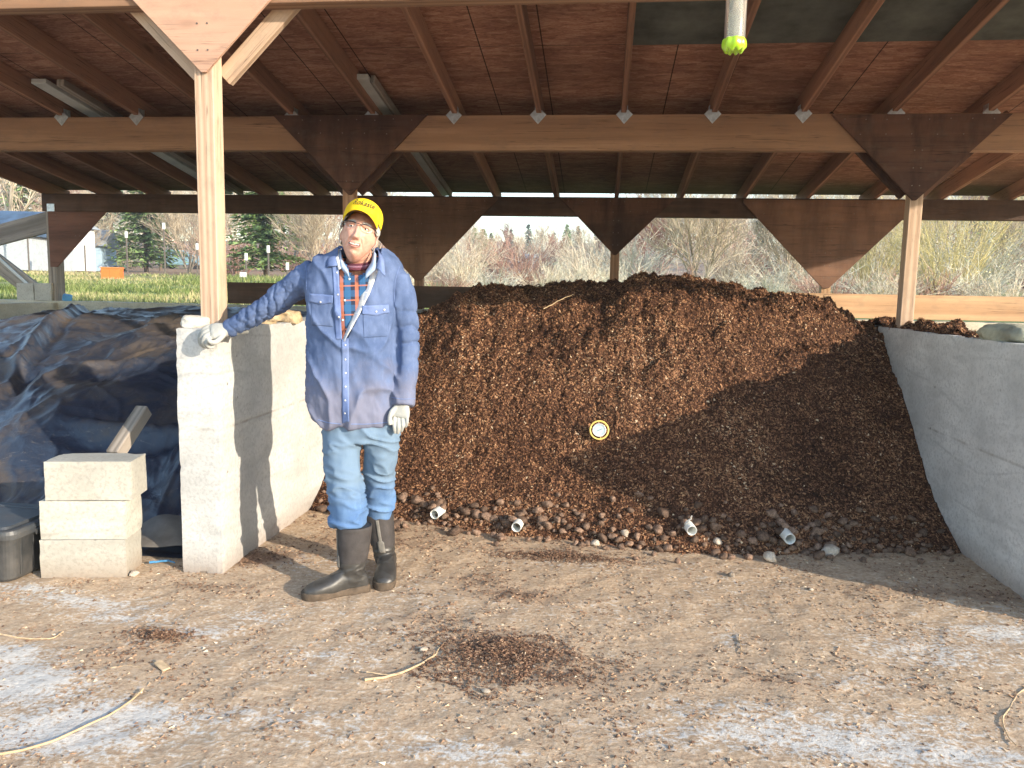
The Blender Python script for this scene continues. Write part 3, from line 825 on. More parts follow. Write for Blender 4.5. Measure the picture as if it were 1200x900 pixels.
twig('twig', gl([(866, 744), (868, 755), (870, 766)], .006), .0022, M_TWIG, 'short pale splinter lying on the sunlit dirt')
twig('twig', gl([(130, 785), (150, 781), (165, 784)], .01), .003, M_TWIG, 'small pale twig left of the dark clump of litter')
o = link('bark_flake', box_mesh(.075, .03, .006, .002), M_TWIG, None, Matrix.Translation((*gpt(190, 784), .014)) @ Euler((.1, .1, -.6)).to_matrix().to_4x4())
tag(o, 'pale flat splinter of wood on the yard below the dark clump', 'wood splinter')
pc = at(655, 341, 5.9)
twig('straw_stalk', [at(638, 362, 5.75), at(655, 352, 5.78), at(672, 345, 5.84)], .004, M_STRAW, 'pale stalk sticking out near the top of the compost pile', 'straw')

# ================================================================== THERMOMETER
def pile_hit(x, y):
    v = fw + rt * ((x - 600) / FPX) + dn * ((y - 450) / FPX)
    for s in np.linspace(3.5, 7, 700):
        p = Vector((0, 0, CAMH)) + v * (s / v.y)
        if p.z <= float(pile_h(np.array([p.x]), np.array([p.y]))[0]): return p
tp = pile_hit(702, 504)
th = empty('thermometer', tp, 'round compost thermometer dial with a yellow ring stuck in the pile', 'thermometer')
axis_ = (Vector((0, 0, CAMH)) - tp).normalized()
axis_ = (axis_ + Vector((.02, 0, .0))).normalized()
zq = axis_.to_track_quat('Z', 'Y').to_matrix().to_4x4()
def tm_(off): 
    m = zq.copy(); m.translation = tp + axis_ * off; return m
def lathe(name, prof, seg, mat, parent, mw):
    V = np.array([[(r * math.cos(a), r * math.sin(a), z) for a in np.arange(seg) / seg * 2 * PI] for r, z in prof]).reshape(-1, 3)
    return link(name, np_mesh(name, V, grid_faces(len(prof), seg, True)), mat, parent, mw)
M_YEL = plain('yellow_plastic', (.80, .58, .16), .45, .4, 0, .05)
M_WHT = plain('dial_white', (.46, .56, .60), .35, .5, 0, .03)
a = np.arange(0, 13) / 12 * 2 * PI
lathe('ring', [(.058 + .0055 * math.cos(q), .0055 * math.sin(q)) for q in a], 48, M_YEL, th, tm_(.055))
lathe('dial', [(.0001, .008), (.036, .008), (.038, .012), (.043, .012), (.044, .006), (.044, -.012), (.0001, -.014)], 40, plain('bezel', (.70, .70, .70), .3, .5, .4), th, tm_(.05))
lathe('dial_face', [(.0001, .0), (.0365, .0)], 40, M_WHT, th, tm_(.0595))
M_INK = plain('ink', (.10, .22, .25), .5)
nd = link('needle', box_mesh(.034, .003, .0015, 0), M_INK, th, tm_(.0615) @ Matrix.Rotation(.45, 4, 'Z') @ Matrix.Translation((.004, 0, 0)))
for k in range(3):
    aa = k * 2 * PI / 3 + .75
    pth = tm_(.052)
    u = Vector((math.cos(aa), math.sin(aa), 0))
    tube('spoke', [pth @ (u * .042), pth @ (u * .057)], .003, M_YEL, th, 6)
bm = bmesh.new()
for k in range(21):
    aa = math.radians(-50 + k * 14)
    bmesh.ops.create_cube(bm, size=1, matrix=Matrix.Rotation(aa, 4, 'Z') @ Matrix.Translation((.031, 0, 0)) @ Matrix.Diagonal((.005 if k % 5 else .008, .0012, .0008, 1)))
link('tick_marks', bm_mesh('tick_marks', bm), M_INK, th, tm_(.0604))
tube('stem', [tm_(.045).translation, tm_(-.30).translation], .005, M_STEEL, th, 8)

# ================================================================== HANGING TUBE
ht = empty('hanging_tube', (.52, 3.50, 2.45), 'clear plastic tube with a lime green end cap hanging under the roof', 'tube')
def glassy():
    t = NT('clear_plastic')
    n = t.noise(t.coords((6, 6, 2)), 3, 4)
    t.b.inputs['Transmission Weight'].default_value = .8; t.b.inputs['IOR'].default_value = 1.25
    return t.done(t.mix(n, (.80, .76, .62), (.88, .90, .88)), .18, .5)
mx = Matrix.Translation((.521, 3.50, 2.47))
lathe('tube', [(.041, 0), (.043, .003), (.0435, .05), (.044, .46), (.040, .46), (.040, .005), (.039, .0)], 32, glassy(), ht, mx)
V = []
prof = [(.0005, -.006), (.018, -.008), (.030, -.022), (.040, -.018), (.049, -.004), (.050, .010), (.047, .026), (.044, .030)]
seg = 48
for r, z in prof:
    V.append([((r * (1 + .05 * math.cos(8 * a))) * math.cos(a), (r * (1 + .05 * math.cos(8 * a))) * math.sin(a), z + (.006 * math.cos(8 * a) if .02 < r < .045 and z < 0 else 0)) for a in np.arange(seg) / seg * 2 * PI])
def limemat():
    t = NT('lime_plastic'); t.b.inputs['Transmission Weight'].default_value = .25
    t.b.inputs['Subsurface Weight'].default_value = .0
    return t.done((.50, .85, .03), .3, .5)
link('end_cap', np_mesh('end_cap', np.array(V).reshape(-1, 3), grid_faces(len(prof), seg, True)), limemat(), ht, mx)
tube('wire', [(.521, 3.50, 2.93), (.521, 3.50, 3.07)], .003, M_STEEL, ht, 6)
lathe('end_cap', [(.0005, .03), (.045, .03), (.046, .0), (.044, -.03)], 24, limemat(), ht, Matrix.Translation((.521, 3.50, 2.92)))
# ================================================================== TARP
def tarp_h(X, Y):
    toe = 3.86 + .10 * fbm(X * 1.5, X * 0, 0, 2, 61)
    toe = toe - .13 * np.clip(-2.55 - X, 0, .4) / .4 * 0
    d = Y - toe
    crest = np.interp(X, [-6.0, -5.4, -4.9, -4.4, -3.6, -3.0, -2.04], [1.02, 1.08, 1.16, 1.22, 1.225, 1.19, 1.16])
    p = np.interp(d, [-.3, -.02, .0, .18, .5, 1.0, 1.6, 2.3, 3.1, 4.2], [0, .0, .01, .17, .40, .62, .80, .94, 1.0, .93])
    z = p * crest
    k = np.clip(p * 5, 0, 1)
    # pulled folds
    wx = X + .25 * fbm(X * 1.1, Y * 1.1, 0, 3, 62); wy = Y + .25 * fbm(X * 1.1, Y * 1.1, 5, 3, 63)
    r1 = 1 - np.abs(fbm(wx * 1.4 + wy * .9, wy * 2.6 - wx * .5, 0, 2, 64)); r2 = 1 - np.abs(fbm(wx * 4 - wy * 2.0, wy * 3.0 + wx, 0, 2, 65)); r3 = 1 - np.abs(fbm(wx * 9, wy * 8 + wx * 3, 0, 2, 66))
    z = z + k * (.06 * (r1 - .6) + .020 * (r2 ** 3 - .3) + .010 * (r3 ** 3 - .3) + .05 * fbm(X * .8, Y * .8, 0, 2, 67))
    # one long crease running down from the crest
    lx = -4.28 + .34 * (6.2 - Y) * .9 - (6.2 - Y) * 0.0
    dd = (X + 3.92 - (Y - 4.6) * -.42)
    z = z + k * .055 * np.exp(-(dd / .05) ** 2) * sstep(4.4, 4.9, Y) - k * .035 * np.exp(-((dd - .12) / .06) ** 2) * sstep(4.4, 4.9, Y)
    dd = (Y - 4.62 - .12 * np.sin(X * 2.6) - .10 * (X + 2.6))
    z = z + k * .05 * np.exp(-(dd / .045) ** 2) * sstep(-3.6, -3.0, X) - k * .04 * np.exp(-((dd + .10) / .05) ** 2) * sstep(-3.6, -3.0, X)
    # lifted where it meets the wall
    z = z + k * .06 * sstep(-2.25, -2.06, X)
    return z
tx = np.linspace(-5.92, -2.052, 330); ty = np.linspace(3.72, 7.955, 330)
TXX, TYY = np.meshgrid(tx, ty, indexing='ij')
TZ = np.maximum(tarp_h(TXX, TYY), .004)
def tarp_mat():
    t = NT('black_tarp')
    a = t.noise(t.coords((1, 1, 1), kind='World'), 1.6, 7, .62, .4)
    b = t.noise(t.coords((1, 1, 1), kind='World'), 12, 6, .62, 1.)
    s0 = t.n('SeparateXYZ'); t.put(s0.inputs[0], t.n('NewGeometry').outputs['Position'])
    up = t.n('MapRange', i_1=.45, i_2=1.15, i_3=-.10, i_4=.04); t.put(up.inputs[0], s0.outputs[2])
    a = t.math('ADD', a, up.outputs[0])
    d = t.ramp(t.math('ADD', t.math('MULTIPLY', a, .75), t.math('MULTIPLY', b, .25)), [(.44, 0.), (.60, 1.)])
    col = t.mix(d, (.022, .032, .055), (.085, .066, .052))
    sc = t.ramp(t.noise(t.coords((2, 9, 4), kind='World', rot=(0, 0, .6)), 5, 5, .7, 1.5), [(.60, 0.), (.70, .4)])
    col = t.mix(sc, col, (.26, .22, .18))
    sx = t.n('SeparateXYZ'); t.put(sx.inputs[0], t.n('NewGeometry').outputs['Position'])
    t.bump(t.math('ADD', t.noise(t.coords((1, 1, 1), kind='World'), 5, 3, .5, .9), t.math('MULTIPLY', b, .12)), .4, .04)
    return t.done(col, t.mix(d, (.36,) * 3, (.65,) * 3), .6)
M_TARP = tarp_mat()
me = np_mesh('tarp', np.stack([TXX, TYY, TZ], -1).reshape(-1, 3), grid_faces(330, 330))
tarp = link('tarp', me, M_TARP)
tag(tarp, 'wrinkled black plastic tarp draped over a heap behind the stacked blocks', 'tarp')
# loose flap at the foot of the wall
u = np.linspace(0, 1, 24); U, V_ = np.meshgrid(u, u, indexing='ij')
fx = -2.44 + .38 * U; fy = 3.60 + .14 * U + .26 * V_ - .05 * U * V_
fz = .035 + .10 * U * (1 - V_) * 0 + .05 * np.sin(U * 3.1) + .10 * V_ + .012 * np.sin(U * 9 + V_ * 6)
fl = link('tarp_flap', np_mesh('tarp_flap', np.stack([fx, fy, fz], -1).reshape(-1, 3), grid_faces(24, 24)), plain('tarp_dusty', (.17, .155, .14), .6, .4, 0, .3, 7), tarp)
twig('rope', gl([(176, 663), (186, 662), (196, 660), (205, 663)], .02), .007, plain('blue_rope', (.06, .22, .42), .6), 'scrap of blue rope on the ground under the tarp edge', 'rope')
o = link('plank', box_mesh(.30, .09, .035, .004), W_GREY, None, Matrix.Translation((-2.30, 3.93, .055)) @ Euler((0, -.12, .5)).to_matrix().to_4x4())
tag(o, 'short dirty board end lying on the soil under the tarp flap', 'plank')

# ================================================================== TOTE
def rrect(w, d, r, z, n=6, cx=0, cy=0):
    L = []
    for sx, sy, a0 in ((1, 1, 0), (-1, 1, 90), (-1, -1, 180), (1, -1, 270)):
        for k in range(n + 1):
            a = math.radians(a0 + 90 * k / n)
            L.append((cx + sx * (w / 2 - r) + r * math.cos(a), cy + sy * (d / 2 - r) + r * math.sin(a), z))
    return L
def stack(name, rings, mat, parent, mw, cap0=True, cap1=True):
    n = len(rings[0]); V = np.array(rings).reshape(-1, 3); F = [grid_faces(len(rings), n, True)]
    bm = bmesh.new(); vs = [bm.verts.new(v) for v in V]
    for f in F[0]: bm.faces.new([vs[i] for i in f])
    if cap0: bm.faces.new(vs[:n][::-1])
    if cap1: bm.faces.new(vs[-n:])
    return link(name, bm_mesh(name, bm, False), mat, parent, mw)
tote = empty('storage_tote', (-3.02, 3.44, 0), 'black plastic storage tote with a lid at the left edge beside the blocks', 'tote')
def tote_mat(name='tote_black', c=(.028, .030, .032)):
    t = NT(name)
    n = t.noise(t.coords((1, 1, 1)), 5, 6, .65)
    col = t.mix(t.ramp(n, [(.45, 0.), (.75, 1.)]), c, (.085, .08, .075))
    t.bump(t.noise(t.coords(), 90, 3), .25, .003)
    return t.done(col, t.mix(n, (.32,) * 3, (.6,) * 3), .5)
M_TOTE = tote_mat()
TW, TD = .62, .42
mw = Matrix.Translation((-3.02, 3.46, 0)) @ Matrix.Rotation(-.02, 4, 'Z')
stack('body', [rrect(TW * s, TD * s, .05, z) for s, z in ((.90, .006), (.93, .02), (.965, .14), (.985, .215), (1.0, .222), (1.0, .236))], M_TOTE, tote, mw)
M_LID = tote_mat('tote_lid', (.045, .050, .056))
stack('lid', [rrect(TW * a + .03, TD * a + .03, r, z) for a, r, z in ((1.0, .055, .226), (1.01, .055, .222), (1.02, .06, .245), (1.0, .055, .262), (.96, .05, .266), (.93, .045, .256), (.80, .04, .256), (.78, .04, .268), (.70, .035, .268), (.68, .03, .262), (.1, .01, .262))], M_LID, tote, mw)
link('handle', box_mesh(.012, .14, .03, .004), M_LID, tote, mw @ Matrix.Translation((TW / 2 + .02, 0, .222)))
for yy in (-.13, -.05, .05, .13):
    link('rib', box_mesh(.006, .016, .18, .002), M_TOTE, tote, mw @ Matrix.Translation((TW / 2 * .962, yy, .12)) @ Matrix.Rotation(.045, 4, 'Y'))

# ================================================================== ROCKS on the walls
def rock(name, loc, size, mat, label, rz=0, seed=1, sub=4, amp=.35, cat='rock'):
    bm = bmesh.new(); bmesh.ops.create_icosphere(bm, subdivisions=sub, radius=.5)
    co = np.array([v.co[:] for v in bm.verts])
    q = np.sign(co) * np.abs(co * 2) ** .65 / 2
    d = 1 + fbm(q[:, 0] * 3 + seed, q[:, 1] * 3, q[:, 2] * 3, 4, seed) * amp * .5
    q = q * d[:, None] * np.array(size)
    q[:, 2] = np.maximum(q[:, 2], -size[2] * .42)
    for v, c in zip(bm.verts, q): v.co = c
    o = link(name, bm_mesh(name, bm, True), mat, None, Matrix.Translation(loc) @ Matrix.Rotation(rz, 4, 'Z'))
    return tag(o, label, cat)
M_RW = stone_mat('rock_white', (.52, .45, .36), (.72, .68, .60), .15)
M_RG = stone_mat('rock_lichen', (.52, .53, .42), (.78, .74, .54), .25)
M_RT = stone_mat('rock_tan', (.33, .24, .14), (.50, .38, .23), .35)
rock('rock', (-1.985, 3.66, 1.243), (.135, .10, .065), M_RW, 'white rock on the end of the wall beside the gloved hand', .3, 3)
rock('rock', (-1.90, 4.55, 1.245), (.17, .22, .085), M_RT, 'knobbly tan rock on top of the wall behind the man elbow', .2, 7, amp=.6)
rock('rock', (-1.90, 4.25, 1.228), (.12, .16, .035), M_RT, 'low tan rock lying in front of the knobbly one on the wall', .5, 8, amp=.6)
rock('rock', (2.19, 4.42, 1.253), (.20, .42, .115), M_RG, 'squarish pale green lichen rock on top of the right wall', .05, 11, amp=.3)
rock('rock', (2.15, 4.05, 1.235), (.07, .06, .045), stone_mat('rock_black', (.02, .02, .022), (.05, .05, .05), .1), 'small black lump on top of the right wall at the photo edge', .3, 13)
bl = link('strap', box_mesh(.09, .06, .07, .008), plain('blue_plastic', (.10, .30, .55), .5), None, Matrix.Translation((-5.85, 8.02, 1.255)) @ Euler((.3, .2, .5)).to_matrix().to_4x4())
tag(bl, 'scrap of bright blue plastic at the foot of the far left post', 'plastic scrap')
# ================================================================== MAN
PY_ = 3.50
def mp(x, y, Y=PY_): return np.array(at(x, y, Y))
def ppm(Y=PY_): return Y / FPX            # metres per photo pixel at depth Y
def ring_pts(c, a, b, n=40, e=2.3, ax=(1, 0, 0), ay=(0, 1, 0), lean=0):
    t = np.arange(n) / n * 2 * PI
    ct, st = np.cos(t), np.sin(t)
    u = np.sign(ct) * np.abs(ct) ** (2 / e) * a; v = np.sign(st) * np.abs(st) ** (2 / e) * b
    return np.array(c) + u[:, None] * np.array(ax) + v[:, None] * np.array(ay)
def loft_closed(rings):
    n = len(rings[0]); V = np.vstack(rings)
    F = grid_faces(len(rings), n, True)
    k = np.arange(n); m = len(V)
    V = np.vstack([V, rings[0].mean(0), rings[-1].mean(0)])
    T = np.concatenate([np.stack([(k + 1) % n, k, np.full(n, m)], -1), np.stack([(len(rings) - 1) * n + k, (len(rings) - 1) * n + (k + 1) % n, np.full(n, m + 1)], -1)])
    return V, [F, T]
def smooth_path(P, n):
    P = np.asarray(P, float); s = np.concatenate([[0], np.cumsum(np.linalg.norm(np.diff(P[:, :3], axis=0), axis=1))]); s /= s[-1]
    t = np.linspace(0, 1, n); Q = np.stack([np.interp(t, s, P[:, k]) for k in range(P.shape[1])], -1)
    for _ in range(max(1, n // 8)):
        Q[1:-1] = (Q[:-2] + 2 * Q[1:-1] + Q[2:]) / 4
    return Q
def limb(P, n=40, seg=28):
    """P rows x, y, z, r"""
    Q = smooth_path(P, n)
    V, F = tube_np(Q[:, :3], Q[:, 3], seg)
    return V, F
def remesh(name, mb, vox, smooth=2, fac=.6):
    me = mb.mesh(name) if isinstance(mb, MB) else mb
    o = bpy.data.objects.new('tmp', me); C.objects.link(o)
    m = o.modifiers.new('r', 'REMESH'); m.mode = 'VOXEL'; m.voxel_size = vox; m.use_smooth_shade = True
    if smooth:
        s = o.modifiers.new('s', 'SMOOTH'); s.iterations = smooth; s.factor = fac
    dg = bpy.context.evaluated_depsgraph_get()
    out = bpy.data.meshes.new_from_object(o.evaluated_get(dg))
    bpy.data.objects.remove(o); out.name = name
    out.polygons.foreach_set('use_smooth', [True] * len(out.polygons))
    return out
def get_v(me):
    a = np.empty(len(me.vertices) * 3); me.vertices.foreach_get('co', a); return a.reshape(-1, 3)
def get_n(me):
    a = np.empty(len(me.vertices) * 3); me.vertices.foreach_get('normal', a); return a.reshape(-1, 3)
def set_v(me, V): me.vertices.foreach_set('co', V.ravel()); me.update()
def solidify(me, name, t, off=1):
    o = bpy.data.objects.new('tmp', me); C.objects.link(o)
    m = o.modifiers.new('s', 'SOLIDIFY'); m.thickness = t; m.offset = off
    dg = bpy.context.evaluated_depsgraph_get(); out = bpy.data.meshes.new_from_object(o.evaluated_get(dg))
    bpy.data.objects.remove(o); out.name = name
    out.polygons.foreach_set('use_smooth', [True] * len(out.polygons)); return out

def skin_mat():
    t = NT('skin')
    n = t.noise(t.coords(kind='World'), 30, 5, .6); m = t.noise(t.coords(kind='World'), 140, 3, .6)
    c = t.mix(t.ramp(n, [(.35, 0.), (.65, 1.)]), (.56, .285, .205), (.68, .385, .285))
    t.bump(m, .25, .003)
    t.b.inputs['Subsurface Weight'].default_value = .12; t.b.inputs['Subsurface Radius'].default_value = (.01, .004, .002); t.b.inputs['Subsurface Scale'].default_value = .6
    return t.done(c, .5, .4)
def cloth_mat(name, c1, c2, weave=600, rough=.85, fade=None, dirt=None, blotch=6):
    t = NT(name)
    n = t.noise(t.coords(kind='World'), blotch, 6, .62); f = t.noise(t.coords(kind='World'), weave, 2, .6); m = t.noise(t.coords((1, 1, .5), kind='World'), 45, 4, .6)
    c = t.mix(t.ramp(n, [(.35, 0.), (.65, 1.)]), c1, c2)
    c = t.mix(t.math('MULTIPLY', t.ramp(m, [(.5, 0.), (.8, 1.)]), .35), c, tuple(min(1, x * 1.35 + .03) for x in c2))
    sx = t.n('SeparateXYZ'); t.put(sx.inputs[0], t.n('NewGeometry').outputs['Position'])
    if fade:   # worn pale zone between two heights
        z0, z1, z2, z3, fc = fade
        r = t.n('MapRange', i_1=z0, i_2=z1); t.put(r.inputs[0], t.math('ADD', sx.outputs[2], t.math('MULTIPLY', n, .06)))
        r2 = t.n('MapRange', i_1=z3, i_2=z2); t.put(r2.inputs[0], t.math('ADD', sx.outputs[2], t.math('MULTIPLY', n, .06)))
        c = t.mix(t.math('MULTIPLY', t.math('MULTIPLY', r.outputs[0], r2.outputs[0]), .8), c, fc)
    if dirt:
        z0, z1, dc, amt = dirt
        r = t.n('MapRange', i_1=z1, i_2=z0); t.put(r.inputs[0], t.math('ADD', sx.outputs[2], t.math('MULTIPLY', t.math('SUBTRACT', n, .5), .5)))
        c = t.mix(t.math('MULTIPLY', r.outputs[0], amt), c, dc)
    t.bump(t.math('ADD', t.math('MULTIPLY', f, .4), t.math('MULTIPLY', m, .8)), .35, .003)
    return t.done(c, rough, .15)
M_SKIN = skin_mat()
M_JACK = cloth_mat('jacket_denim', (.070, .108, .215), (.125, .172, .305), dirt=(.93, 1.08, (.22, .205, .24), .55))
M_JACK2 = cloth_mat('jacket_trim', (.095, .145, .31), (.18, .24, .42))
M_LIN = cloth_mat('jacket_lining', (.55, .56, .58), (.75, .75, .74))
M_JEAN = cloth_mat('jeans_denim', (.07, .145, .31), (.12, .21, .37), fade=(.46, .56, .82, 1.0, (.165, .235, .31)))
M_GLOVE = cloth_mat('glove_knit', (.30, .31, .30), (.43, .43, .40), weave=900)
M_RUB = plain('boot_rubber', (.040, .038, .036), .42, .5, 0, .35, 14, .15)
M_NEO = plain('boot_shaft', (.052, .046, .045), .75, .3, 0, .3, 20, .2)
M_SOLE = plain('boot_mud', (.10, .075, .055), .9, .2, 0, .35, 25, .4)
M_STRAP = plain('boot_strap', (.16, .15, .135), .7, .3, 0, .3, 30)

# ---------- head
HC = Vector(at(420.5, 277.5, 3.46))
RH = Matrix.Rotation(math.radians(11), 4, 'Z') @ Matrix.Rotation(math.radians(13), 4, 'Y') @ Matrix.Rotation(math.radians(-11), 4, 'X')
HM = Matrix.Translation(HC) @ RH
HMn = np.array(HM)
def hw(P): P = np.asarray(P, float); return P @ HMn[:3, :3].T + HMn[:3, 3]
def g2(x, z, cx, cz, sx, sz): return np.exp(-((x - cx) / sx) ** 2 - ((z - cz) / sz) ** 2)
def head_surface(D, cap=False):
    x = D[:, 0] * .0755; y = D[:, 1] * .098; z = D[:, 2] * .120
    ax = np.abs(x)
    lo = np.clip(-z / .12, 0, 1)
    x = x * (1 - .30 * lo ** 1.4); 
    y = np.where(y > 0, y * (1 - .50 * lo ** 1.2), y * (1 - .03 * lo))
    up = np.clip(z / .12, 0, 1); y = y * (1 + .03 * up); x = x * (1 + .02 * up)
    fr = np.clip(-D[:, 1] * 1.6, 0, 1)
    ax = np.abs(x)
    f = np.zeros_like(x)
    f += .0075 * g2(ax, z, 0, .046, .050, .010)                       # brow
    f -= .0125 * g2(ax, z, .032, .024, .016, .013)                    # sockets
    f += .0060 * g2(ax, z, .040, -.012, .018, .016)                   # cheeks
    rid = np.clip((.040 - z) / .066, 0, 1) * (z > -.036)
    f += .0255 * rid ** 1.1 * np.exp(-(x / (.0075 + .004 * rid)) ** 2) * np.clip((z + .040) / .008, 0, 1)
    f += .0125 * g2(ax, z, .012, -.0275, .0065, .0075)                # nostril wings
    f += .0060 * g2(x, z, 0, -.062, .028, .016)                       # mouth mound
    f -= .0055 * g2(x, z, 0, -.0600, .023, .0035)                     # mouth slit
    f += .0030 * g2(x, z, 0, -.0510, .020, .0035) + .0035 * g2(x, z, 0, -.0700, .017, .004)
    f -= .0030 * g2(x, z, 0, -.0800, .020, .005)
    f += .0110 * g2(x, z, 0, -.099, .024, .015)                       # chin
    cx = .021 + (-.028 - z) * .42                                     # smile folds
    f -= .0060 * np.exp(-((ax - cx) / .0042) ** 2) * sstep(-.070, -.058, z) * (1 - sstep(-.030, -.022, z))
    f += .0045 * np.exp(-((ax - cx - .008) / .006) ** 2) * sstep(-.070, -.058, z) * (1 - sstep(-.030, -.022, z))
    f -= .0035 * g2(ax, z, .036, .009, .014, .0026)
    f -= .0018 * np.exp(-((np.mod(z, .0085) - .004) / .0016) ** 2) * (z > .055) * (z < .085) + .004 * np.exp(-((ax - .056) / .012) ** 2) * (z < .0) * (z > -.06)                   # bags under the eyes
    y = y - f * fr
    return np.stack([x, y, z], -1)
nth, nph = 150, 220
th_ = np.linspace(.0001, PI - .0001, nth); ph_ = np.arange(nph) / nph * 2 * PI
T_, P_ = np.meshgrid(th_, ph_, indexing='ij')
D = np.stack([np.sin(T_) * np.cos(P_), np.sin(T_) * np.sin(P_), np.cos(T_)], -1).reshape(-1, 3)
HV = head_surface(D)
body = MB()
body.add(hw(HV), grid_faces(nth, nph, True)[:, ::-1])
def ell(c, r, rot=None, n=24):
    t, p = np.meshgrid(np.linspace(.001, PI - .001, n), np.arange(n * 2) / (n * 2) * 2 * PI, indexing='ij')
    V = np.stack([np.sin(t) * np.cos(p) * r[0], np.sin(t) * np.sin(p) * r[1], np.cos(t) * r[2]], -1).reshape(-1, 3)
    if rot is not None: V = V @ np.array(Euler(rot).to_matrix()).T
    return V + np.array(c), grid_faces(n, n * 2, True)[:, ::-1]
for s in (-1, 1):           # ears
    V, F = ell((s * .0765, .012, .002), (.0075, .017, .031), (.0, -.18 * s, -.35 * s)); body.add(hw(V), F)
    V, F = ell((s * .0750, .009, -.024), (.006, .010, .010)); body.add(hw(V), F)
# ---------- neck, trunk and limbs
nk = np.array(hw([[0, .022, -.06]])[0])
body.add(*limb([[*nk, .058], [*mp(422, 296, 3.50), .056], [*mp(420, 312, 3.52), .060], [*mp(418, 330, 3.54), .060]], 20, 32))
def tr(y, xl, xr, b, Y=3.52, e=2.3, s=1., dy=0):
    c = mp((xl + xr) / 2, y, Y)
    a = (xr - xl) / 2 * ppm(Y)
    return ring_pts(c, a * s, b * s, 48, e, (.985, .17, 0), (-.17, .985, 0))
TOR = [(497, 372, 464, .118), (492, 364, 468, .132), (480, 359, 470, .142), (470, 357, 471, .145), (440, 357.5, 469, .146), (400, 359, 467, .148), (370, 358, 468, .145), (345, 357, 471, .138), (325, 357, 475, .128), (312, 361, 475, .112), (303, 371, 468, .095), (297, 384, 457, .080), (293, 394, 447, .068)]
tor = [tr(y, a, b, d) for y, a, b, d in TOR]
body.add(*loft_closed([tr(y, a, b, d, s=.80) for y, a, b, d in TOR if y > 318]))
ARM_R = [[*mp(450, 315, 3.53), .058], [*mp(463, 322, 3.53), .066], [*mp(472, 345, 3.53), .066], [*mp(476, 375, 3.55), .062], [*mp(478, 405, 3.55), .058], [*mp(477, 435, 3.53), .056], [*mp(474, 460, 3.50), .056], [*mp(473, 476, 3.48), .057]]
ARM_L = [[*mp(370, 320, 3.52), .072], [*mp(352, 331, 3.52), .074], [*mp(337, 343, 3.53), .070], [*mp(320, 356, 3.53), .063], [*mp(297, 369, 3.54), .056], [*mp(280, 379, 3.54), .050], [*mp(267, 386, 3.545), .045]]
def thin(A, k): return [[*a[:3], a[3] * k] for a in A]
body.add(*limb(thin(ARM_R, .56) + [[*mp(471, 486, 3.47), .018]], 40, 24))
body.add(*limb(thin(ARM_L, .54) + [[*mp(256, 388, 3.53), .018]], 40, 24))
LEG_L = [[*mp(402, 484, 3.50), .088], [*mp(400, 510, 3.49), .094], [*mp(402, 535, 3.47), .084], [*mp(404, 558, 3.455), .081], [*mp(407, 580, 3.45), .081], [*mp(409, 600, 3.45), .084], [*mp(409, 614, 3.45), .080]]
LEG_R = [[*mp(444, 484, 3.52), .082], [*mp(448, 510, 3.53), .086], [*mp(446, 535, 3.56), .077], [*mp(443, 558, 3.60), .072], [*mp(443, 575, 3.64), .074], [*mp(443, 593, 3.675), .077], [*mp(442, 606, 3.69), .072]]
ank_l = [-1.122, 3.432, .10]; ank_r = [-1.035, 3.69, .10]
body.add(*limb(thin(LEG_L, .75) + [[*ank_l, .030]], 60, 24))
body.add(*limb(thin(LEG_R, .75) + [[*ank_r, .030]], 60, 24))
bme = remesh('person', body, .0034, 1, .4)
man = link('person', bme, M_SKIN)
tag(man, 'smiling man in yellow cap and blue denim jacket with one gloved hand on the wall', 'person')

# ---------- things on the head
hair = NT('grey_hair')
def hair_mat():
    t = hair; n = t.noise(t.coords((60, 60, 9), kind='Object'), 4, 5, .6)
    t.bump(n, .8, .004); return t.done(t.mix(n, (.22, .20, .18), (.62, .60, .57)), .7, .3)
M_HAIR = hair_mat()
def head_patch(name, cond, off, mat, noise_amp=0., parent=man, thick=.003, uv=(140, 200)):
    a, b = uv
    T2, P2 = np.meshgrid(np.linspace(.0001, PI - .0001, a), np.arange(b) / b * 2 * PI, indexing='ij')
    D2 = np.stack([np.sin(T2) * np.cos(P2), np.sin(T2) * np.sin(P2), np.cos(T2)], -1).reshape(-1, 3)
    S = head_surface(D2)
    n = D2 / np.array([.0755, .098, .12]); n /= np.linalg.norm(n, axis=1)[:, None]
    o_ = off(S) if callable(off) else off
    if noise_amp: o_ = o_ + noise_amp * fbm(S[:, 0] * 90, S[:, 1] * 90, S[:, 2] * 30, 3, 3)
    S2 = S + n * np.reshape(o_, (-1, 1))
    F = grid_faces(a, b, True)[:, ::-1]
    k = cond(S)
    F = F[k[F].all(1)]
    used = np.unique(F); mp_ = -np.ones(len(S2), int); mp_[used] = np.arange(len(used))
    me = np_mesh(name, S2[used], mp_[F])
    me = solidify(me, name, thick, -1)
    return link(name, me, mat, parent, HM)
jz = lambda S: .004 * fbm(S[:, 0] * 120, S[:, 1] * 120, 0, 2, 9)
head_patch('hair', lambda S: (S[:, 2] > np.where(S[:, 1] < -.01, .016, -.045 - .2 * S[:, 1] * 0) + jz(S)) & (S[:, 2] < .10) & (S[:, 1] > -.048 + .25 * np.abs(S[:, 2] - .03) + jz(S)) & ((np.abs(S[:, 0]) > .055) | (S[:, 1] > 0)) & ~((np.abs(S[:, 1] - .012) < .016) & (S[:, 2] < .028)), .009, M_HAIR, .006)
for s in (-1, 1):
    head_patch('eyebrow', lambda S, s=s: (np.abs(S[:, 0] * s - .031) < .017) & (np.abs(S[:, 2] - .044 - .12 * (.03 - np.abs(S[:, 0] - s * .03)) * 0 + .004 * ((S[:, 0] * s - .031) / .017) ** 2) < .0032) & (S[:, 1] < -.03), .003, M_HAIR, .002, uv=(420, 620))
